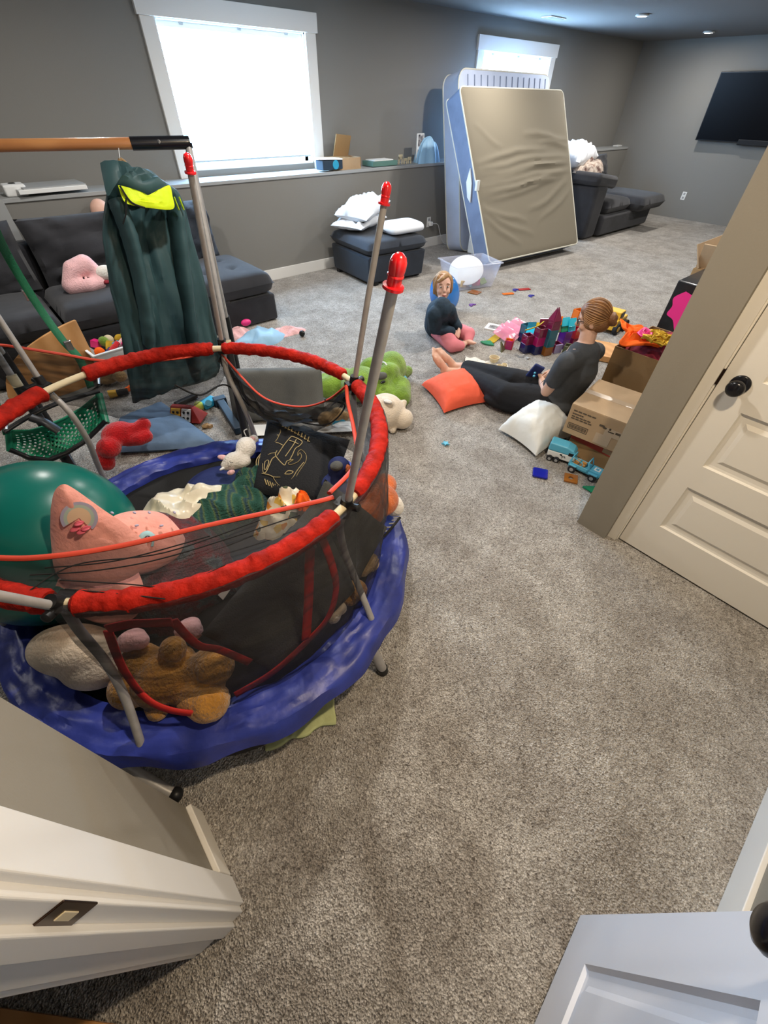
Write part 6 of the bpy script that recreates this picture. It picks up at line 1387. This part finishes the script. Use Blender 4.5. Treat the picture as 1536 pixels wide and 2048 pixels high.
# ---- tile castle: connected towers, each a thing made of tiles
def tower(label, u, v, yaw, stack, w=.075, top=None, sz=.075, z0=0):
    b = P(u, v, z0); t = thing('tile_tower', label, 'tile tower', b, 0, 'towers of the tile castle')
    X = Vector((math.cos(yaw), math.sin(yaw), 0)); Y = Vector((-math.sin(yaw), math.cos(yaw), 0))
    for k, cl in enumerate(stack):
        zc = z0+sz*(k+.5)+.004
        for n_, ax in ((-Y, X), (-X, Y), (Y, X), (X, Y)):
            tile_mb(MB(), b+Vector((0, 0, zc-z0))+n_*sz/2, ax, (0, 0, 1), sz*.97).build('magnetic_tile', TM[cl if not isinstance(cl, tuple) else cl[0 if n_ == -Y else 1]], t, smooth=False)
    if top:
        zc = z0+sz*len(stack)
        for n_, ax in ((-Y, X), (-X, Y), (Y, X), (X, Y)):
            up = (Vector((0, 0, 1))-n_*.34).normalized(); tile_mb(MB(), b+Vector((0, 0, zc-z0+.038))+n_*sz*.36, ax, up, sz*.97, .007, 'tall').build('magnetic_tile', TM[top], t, smooth=False)
    return t
yw = -.10
tower('tallest castle tower with teal walls and a pointed maroon top', 1089, 708, -.35, ['amber', 'teal', 'teal', 'maroon'], top='maroon')
tower('low navy and maroon castle tower at the front left corner', 1049, 703, -.35, ['navy', 'maroon'])
tower('magenta castle tower with navy base touching the pointed tower', 1069, 706, -.35, ['navy', 'magenta', 'maroon'])
tower('low maroon and lavender doorway tower right of the pointed tower', 1108, 703, -.35, [('lavender', 'maroon')])
tower('short purple tower just right of the lavender doorway', 1122, 694, -.30, ['purple', 'purple'])
tower('purple and red tower beside the woman\'s face', 1142, 690, -.30, ['maroon', 'red'])
tower('orange and amber tower behind the purple ones', 1143, 668, -.30, ['amber', 'amber', 'orange'])
tower('olive dark tile box at the front right of the castle', 1133, 708, .3, ['olive'])
tower('small navy tower at the back left of the castle', 1046, 682, -.2, ['navy', 'teal'])
def roof(label, pts_uvz, cols, nu, nv):
    A, B, Cc, Dd = [P(*p) for p in pts_uvz]; t = thing('tile_roof', label, 'tile roof', ((A+B+Cc+Dd)/4), 0, 'tile roofs of the castle'); k = 0
    for i in range(nu):
        for j in range(nv):
            c = A.lerp(B, (i+.5)/nu).lerp(Dd.lerp(Cc, (i+.5)/nu), (j+.5)/nv); tile_mb(MB(), c, B-A, Dd-A, ((B-A).length/nu+(Dd-A).length/nv)/2*.96).build('magnetic_tile', TM[cols[k % len(cols)]], t, smooth=False); k += 1
roof('slanting orange, cyan and green tile roof behind the pointed tower', [(1108, 665, .16), (1150, 658, .16), (1152, 642, .24), (1112, 634, .26)], ['olive', 'orange', 'green', 'cyan', 'cyan', 'cyan'], 3, 2)
roof('teal tile roof with yellow arch at the back left of the castle', [(1052, 668, .12), (1084, 668, .14), (1086, 647, .18), (1058, 645, .18)], ['cyan', 'teal', 'green', 'yellow'], 2, 2)
roof('upright maroon tile panel behind the pointed tower', [(1080, 655, .16), (1094, 655, .17), (1096, 638, .24), (1084, 634, .25)], ['maroon'], 1, 1)
o = MB().tube(smoothcurve([P(1052, 660, .22), P(1066, 656, .26), (P(1076, 652, .25)), P(1086, 644, .24)]), .014, n=8, flat=.4).build('yellow_arch', TM['yellow'], None); tag(o, 'yellow ridged arch lying over the teal tile roof', 'toy tile')
for k, (u, v, w_, l_, yaw) in enumerate(((1022, 663, .16, .22, .6), (1038, 656, .14, .22, 1.0), (1010, 668, .13, .2, .2))):
    b = P(u, v, .05); o = slab_mb(b+Vector((-w_/2, -l_/2, -.04)), b+Vector((w_/2, -l_/2, .03)), b+Vector((-w_/2, l_/2, .0)), b+Vector((w_/2, l_/2, .06)), .008, n=8, bulge=.015, wr=.02, seed=k).build('pink_plastic_sheet', M['pinkglass']); tag(o, ['middle crumpled clear pink plastic sheet left of the castle', 'clear pink plastic sheet against the teal tile roof', 'clear pink plastic sheet nearest the mustard bar tile'][k], 'plastic sheet', 'clear pink plastic sheets')
o = MB().tube([P(1155, 700, .05)+Vector((.03*math.cos(a), .03*math.sin(a), .02*math.sin(a))) for a in [j/14*2*PI for j in range(15)]], .010, n=8).build('pink_ring', M['plush_pink'], None); tag(o, 'pink ring toy at the right of the castle beside the woman\'s shoulder', 'toy')
o = MB().box(P(1137, 718, .03), (.07, .05, .05), (0, 0, .4)).build('green_block', TM['green'], None, smooth=False); tag(o, 'green block just above the woman\'s grey sleeve', 'toy')
o = MB().ell(P(1056, 716, .008), (.018, .014, .008)).build('grey_pebble', M['shelf']); tag(o, 'tiny grey piece on the carpet in front of the castle', 'scrap')
# paper sheets and toy teacups between feet and castle
o = tag(MB().grid(lambda u, v: P(lerp(930, 1015, u), lerp(lerp(714, 734, u), lerp(740, 755, u), v), .012)+Vector((0, 0, .03*abs(fb((u*5, v*4, 3), 1, 3)))), 30, 14).build('printed_cloth', ramp_mat('white_printed_cloth', 'cells', [(0, (.72, .70, .64)), (.8, (.72, .70, .64)), (.86, (.12, .12, .12)), (.93, (.72, .70, .64))], 40, .8, .2, 30, const=True), None, solid=.004), 'crumpled white printed cloth on the carpet beyond the woman\'s legs', 'cloth')
t = thing('toy_teacup', 'cream and gold toy cup on the printed cloth', 'toy cup', P(988, 730, 0)); c = P(987, 724, .03)
MB().lathe([(.022, 0), (.036, .015), (.045, .045), (.040, .045), (.030, .012)], c, n=24).build('cup', M['cream'], t); MB().lathe([(.035, .0), (.03, .004)], c+Vector((0, 0, .02)), n=20).build('gold_inside', M['cardboard_d'], t)
for k, (u, v) in enumerate(((972, 735), (998, 737), (1008, 735))):
    o = MB().lathe([(.018, 0), (.024, .03), (.02, .03), (.015, .01)], P(u, v, .02), n=18).build('toy_pot', M['cream']); tag(o, ['small cream toy pot left of the gold-rimmed cup', 'small cream toy pot right below the gold-rimmed cup', 'rightmost small cream toy pot beside the trousers'][k], 'toy cup', 'cream toy pots')
# yellow toy truck behind the head
t = thing('yellow_toy_truck', 'yellow toy truck with big black wheels behind the woman\'s bun', 'toy car', P(1228, 645, 0)); c = P(1228, 642, .09)
Rk = Euler((0, 0, .1)).to_matrix()
MB().box(c, (.26, .15, .10), Rk).box(c+Vector((-.03, 0, .08)), (.12, .14, .07), Rk).box(c+Vector((.13, 0, -.02)), (.05, .15, .05), Rk).build('truck_body', M['yellow'], t, smooth=False, bevel=.010)
MB().box(c+Vector((-.03, -.072, .085)), (.09, .005, .045), Rk).build('window', M['black'], t, smooth=False)
for dx, dy in ((-.08, -.08), (.09, -.08), (-.08, .08), (.09, .08)): w_ = MB().tube([c+Vector((dx, dy-.02, -.035)), c+Vector((dx, dy+.02, -.035))], .052, n=20).build('wheel', M['tyre'], t, bevel=.006); MB().tube([c+Vector((dx, dy-.024, -.035)), c+Vector((dx, dy-.01, -.035))], .024, n=16).build('hub', M['yellow'], w_)
# ---- cardboard boxes
def carton(name, label, c, sx, sy, z0, z1, rz, m, tape=True):
    t = thing(name, label, 'box', (c[0], c[1], z0)); R = Euler((0, 0, rz)).to_matrix(); cc = Vector((c[0], c[1], (z0+z1)/2))
    MB().box(cc, (sx, sy, z1-z0), R).build('carton', m, t, smooth=False, bevel=.003)
    for s in (-1, 1): MB().box(Vector((c[0], c[1], z1+.001))+R @ Vector((s*(sx/4), 0, 0)), (sx/2-.003, sy, .004), R).build('top_flap', m, t, smooth=False, bevel=.001)
    if tape: MB().box(Vector((c[0], c[1], z1+.0035))+R @ Vector((0, 0, 0)), (.05, sy*.98, .001), R).build('packing_tape', M['tape'], t, smooth=False)
    return t, R, cc
t, R, cc = carton('cardboard_box', 'bottom brown cardboard box with a red printed band beside the toy jeep', (2.585, .680), .42, .38, 0, .155, 0, M['cardboard_d'])
MB().box(cc+Vector((-.2112, 0, .050)), (.002, .378, .05), R).build('red_band', M['red_print'], t, smooth=False)
MB().box(cc+Vector((-.2116, -.06, .050)), (.002, .07, .03), R).build('band_label', M['cardboard'], t, smooth=False)
rz = .13; t, R, cc = carton('cardboard_box', 'printed tan cardboard box on top of the red-banded one', (2.545, .735), .42, .41, .158, .352, rz-.0, M['cardboard'])
R = Euler((0, 0, rz)).to_matrix()
fx = lambda y, z_, w_, h_, m, nm: MB().box(cc+R @ Vector((-.2112, y, z_)), (.0016, w_, h_), R).build(nm, m, t, smooth=False)
for k, (z_, w_) in enumerate(((.065, .14), (.045, .07), (.028, .12), (.014, .13))): 
    for q_ in range(5): fx(.185-w_/2+(-.5+(q_+.5)/5)*w_, z_, w_/5*.8, .007, M['ink'], 'printed_text')
for dz in (-.02, -.055): fx(.125, dz, .12, .003, M['ink'], 'label_border')
for dy in (.065, .185): fx(dy, -.0375, .003, .038, M['ink'], 'label_border')
for q_ in range(16): fx(.075+q_*.0067, -.0375, .003 if q_ % 3 else .005, .022, M['ink'], 'barcode')
for (y, z_, w_, h_) in ((.0, .035, .03, .012), (-.02, .028, .02, .01), (-.06, .015, .035, .008), (-.10, .02, .03, .014), (-.12, .01, .016, .014), (-.05, .030, .01, .012)): fx(y, z_, w_, h_, M['ink'], 'printed_mark')
fx(-.03, -.05, .09, .07, M['tape'], 'tape_strip')
fx(-.07, .01, .09, .05, M['tape'], 'tape_strip')
t = thing('open_cardboard_box', 'tall open brown cardboard box filled with felt and cloth behind the woman', 'box', (3.15, .80, 0))
x0, x1, y0, y1, zt = 2.955, 3.50, .50, 1.03, .49; thk = .006
MB().box(((x0+x1)/2, (y0+y1)/2, .01), (x1-x0, y1-y0, .02)).box((x0, (y0+y1)/2, zt/2), (thk, y1-y0, zt)).box((x1, (y0+y1)/2, zt/2), (thk, y1-y0, zt)).box(((x0+x1)/2, y0, zt/2), (x1-x0, thk, zt)).box(((x0+x1)/2, y1, zt/2), (x1-x0, thk, zt)).build('carton', M['cardboard_d'], t, smooth=False)
o = heap_mb((3.24, .78, .42), .25, .24, .13, 0, seed=91, folds=6).build('maroon_cloth', M['felt_r']); tag(o, 'maroon spotted cloth filling the open cardboard box', 'cloth')
def leaf(pts, m, name, label, lift=.02, seed=0, cat='felt'):
    c = sum(pts, Vector())/len(pts); pc = smoothcurve(pts+[pts[0]], 4)[:-1]; n = len(pc); mb = MB()
    mb.grid(lambda u, v: c.lerp(pc[int(round(u*n)) % n], v)+Vector((0, 0, lift*fb((u*0+pc[int(round(u*n)) % n].x*9*v+seed, pc[int(round(u*n)) % n].y*9*v, 1), 1, 2))), n, 8, closeu=True)
    bmesh.ops.remove_doubles(mb.b, verts=mb.b.verts[:], dist=.0005); o = mb.build(name, m, None, solid=.006); return tag(o, label, cat)
leaf([P(1240, 640, .60), P(1262, 648, .59), P(1290, 655, .57), P(1330, 672, .56), P(1338, 690, .55), P(1290, 692, .54), P(1245, 690, .53), P(1240, 680, .55), P(1252, 665, .57), P(1242, 655, .59)], M['felt_o'], 'orange_felt_shape', 'bright orange felt with wavy points on top of the open box', .03, 2)
leaf([P(1275, 662, .595), P(1290, 655, .60), P(1305, 668, .585), P(1290, 675, .58)], M['hotpink'], 'pink_felt_patch', 'hot pink felt patch on the orange felt', .02, 4)
for k, (u, v) in enumerate(((1312, 664), (1328, 672), (1342, 678), (1300, 676), (1322, 684), (1345, 690))):
    c = P(u, v, .59+.008*(k % 2)); fl_ = [c+Vector((math.cos(a)*r, math.sin(a)*r, .004*math.sin(3*a))) for j in range(10) for a, r in ((j*PI/5, .058 if j % 2 == 0 else .032),)]
    leaf(fl_, M['felt_y'], 'mustard_felt_flower', ['mustard felt flower touching the pink patch', 'mustard felt flower at the back middle of the box top', 'mustard felt flower below the pink splash of the black box', 'mustard felt flower on the orange felt edge', 'mustard felt flower at the front middle of the box top', 'mustard felt flower nearest the wall corner'][k], .02, k, 'felt').__setitem__('group', 'mustard felt flowers on the open box')
t = thing('black_gift_box', 'shiny black upright box with a hot pink splash shape beside the wall corner', 'box', (4.45, .9, 0))
MB().hexa([Vector(p) for p in ((4.15, .50, 0), (4.70, .50, 0), (4.80, 1.22, 0), (4.25, 1.22, 0), (4.15, .50, .62), (4.70, .50, .62), (4.80, 1.22, .62), (4.25, 1.22, .62))]).build('box_body', M['blackgloss'], t, smooth=False, bevel=.012)
spl = [(1372, 583), (1388, 594), (1398, 610), (1392, 630), (1380, 650), (1366, 668), (1350, 664), (1346, 640), (1334, 628), (1345, 612), (1348, 595)]
def onface(u, v):
    n_ = Vector((-.99, .139, 0)).normalized(); p0 = Vector((4.145, .5, 0)); r = RAY(u, v); o_ = Vector((0, 0, CAMH)); return o_+r*((p0-o_).dot(n_)/r.dot(n_))
pp = smoothcurve([onface(*p) for p in spl]+[onface(*spl[0])], 4)[:-1]; MB().prism(pp, .004, nrm=Vector((-.99, .139, 0))).build('pink_splash', M['hotpink'], t, smooth=False)
t = thing('brown_paper_bag', 'crumpled open cardboard carton top above the black box', 'box', (5.2, 1.0, 0)); 
MB().hexa([Vector(p) for p in ((5.0, .5, 0), (5.6, .5, 0), (5.6, 1.36, 0), (5.0, 1.36, 0), (5.0, .5, .56), (5.6, .5, .56), (5.6, 1.36, .56), (5.0, 1.36, .56))]).build('carton', M['cardboard_d'], t, smooth=False, bevel=.004)
MB().box((5.02, .95, .66), (.012, .82, .20), (0, -.35, 0)).box((5.3, 1.37, .65), (.6, .012, .20), (-.5, 0, 0)).box((5.55, .95, .66), (.012, .82, .20), (0, .5, 0)).build('open_flap', M['cardboard'], t, smooth=False, bevel=.002)
o = MB().box((3.95, 1.45, .03), (.34, .22, .05), (0, 0, .4)).build('wooden_tray', M['plywood'], None, smooth=False, bevel=.004); tag(o, 'wooden tray edge showing behind the felt on the open box', 'tray')
# ---- toy jeep and horse trailer
def wheels(root, base, ux, uy, xs, w2, r):
    for x in xs:
        for s in (-1, 1):
            c = base+ux*x+uy*(s*w2)+Vector((0, 0, r)); w_ = MB().tube([c-uy*.012*1, c+uy*.012], r, n=24).build('wheel', M['tyre'], root, bevel=.003)
            MB().tube([c+uy*s*.010, c+uy*s*.014], r*.5, n=16).build('hub', M['shelf'], w_)
a, b = P(1142, 948, 0), P(1196, 964, 0); a = P(1140, 945, 0)+Vector((.04, .0, 0)); ux = (P(1192, 966, 0)-P(1143, 943, 0)).normalized(); uy = Vector((-ux.y, ux.x, 0)); base = (P(1143, 943, 0)+P(1180, 960, 0))/2+uy*.035
jt = thing('toy_jeep', 'light blue open toy jeep with a white bonnet sticker beside the bottom box', 'toy car', base)
Rj = Matrix((ux, uy, Vector((0, 0, 1)))).transposed(); J = lambda x, y, z_: base+Rj @ Vector((x, y, z_))
mb = MB(); mb.box(J(.065, 0, .050), (.070, .070, .028), Rj).box(J(0, 0, .032), (.19, .066, .014), Rj)
for s in (-1, 1): mb.box(J(-.035, s*.034, .048), (.115, .006, .026), Rj); mb.box(J(.062, s*.042, .048), (.055, .018, .008), Rj); mb.box(J(-.065, s*.042, .048), (.045, .016, .008), Rj)
mb.box(J(-.094, 0, .048), (.006, .07, .03), Rj).box(J(.028, 0, .056), (.006, .070, .026), Rj)
mb.build('jeep_body', M['lightblue'], jt, smooth=False, bevel=.004)
MB().tube([J(-.085, -.034, .05), J(-.085, -.034, .10), J(-.085, .034, .10), J(-.085, .034, .05)], .0035, n=8).tube([J(-.085, -.034, .10), J(-.02, -.034, .085), J(-.015, -.034, .06)], .003, n=6).build('roll_bar', M['lightblue'], jt)
MB().tube([J(.028, -.034, .062), J(.012, -.034, .105), J(.012, .034, .105), J(.028, .034, .062)], .0038, n=8).build('windscreen_frame', M['lightblue'], jt)
MB().box(J(-.02, -.016, .05), (.03, .024, .03), Rj).box(J(-.02, .016, .05), (.03, .024, .03), Rj).box(J(-.06, 0, .05), (.03, .055, .03), Rj).build('seats', M['plush_bear'], jt, smooth=False, bevel=.006)
MB().box(J(.068, 0, .0648), (.036, .036, .0015), Rj).build('bonnet_sticker', M['paper'], jt, smooth=False); MB().box(J(.068, 0, .0658), (.018, .02, .001), Rj).build('sticker_print', M['lightblue'], jt, smooth=False)
MB().box(J(.104, 0, .034), (.012, .075, .012), Rj).box(J(0, 0, .022), (.17, .05, .012), Rj).build('chassis', M['tyre'], jt, smooth=False, bevel=.002)
wheels(jt, base, ux, uy, (-.062, .064), .040, .0235)
base2 = P(1112, 922, 0)+uy*.035; ux2 = (P(1136, 930, 0)-P(1085, 914, 0)).normalized(); uy2 = Vector((-ux2.y, ux2.x, 0)); Rt = Matrix((ux2, uy2, Vector((0, 0, 1)))).transposed(); Tq = lambda x, y, z_: base2+Rt @ Vector((x, y, z_))
tt = thing('toy_horse_trailer', 'toy horse trailer with light blue roof and cream sides touching the white cushion', 'toy car', base2)
def shell(w0, h0, h1, x0, x1, m, name, rnd):
    mb = MB()
    def fn(u, v):
        x = lerp(x0, x1, u); e = (1-abs(2*u-1)**rnd)**.4 if 0 < u < 1 else 0; a = PI*v
        taperk = 1-.35*max(0, (u-.6)/.4)**2
        return Tq(x, -w0*math.cos(a)*abs(math.cos(a))**-.35*taperk if abs(math.cos(a)) > 1e-3 else 0, h0+(h1-h0)*math.sin(a)**.6*taperk)
    mb.grid(fn, 20, 22)
    mb.b.verts.ensure_lookup_table()
    return mb
mb = MB()
prof = [(-.075, .028), (.060, .022), (.085, .030), (.092, .048), (.088, .070), (-.078, .070)]
mb.prism([Tq(x, -.042, z_) for x, z_ in prof], .084, nrm=uy2); mb.build('cream_sides', M['ticking'], tt, smooth=False, bevel=.006)
prof = [(-.080, .068), (.090, .068), (.088, .088), (.070, .108), (.030, .122), (-.078, .126)]
mb = MB(); mb.prism([Tq(x, -.043, z_) for x, z_ in prof], .086, nrm=uy2); mb.build('blue_roof', M['lightblue'], tt, smooth=False, bevel=.014)
MB().box(Tq(.062, -.0435, .080), (.030, .002, .020), Rt).build('window', M['black'], tt, smooth=False)
MB().ell(Tq(.006, -.0425, .060), (.008, .001, .006), Rt).tube([Tq(.010, -.0425, .055), Tq(.020, -.0425, .050), Tq(.030, -.0425, .056), Tq(.036, -.0425, .044)], .0022, n=5).tube([Tq(.018, -.0425, .050), Tq(.016, -.0425, .038)], .0018, n=5).build('horse_print', M['black'], tt)
MB().tube([Tq(.085, 0, .025), Tq(.12, 0, .022), Tq(.14, 0, .03)], .005, n=8).box(Tq(.01, 0, .022), (.15, .07, .012), Rt).build('tow_bar', M['tyre'], tt)
wheels(tt, base2, ux2, uy2, (-.052, -.010), .046, .019)
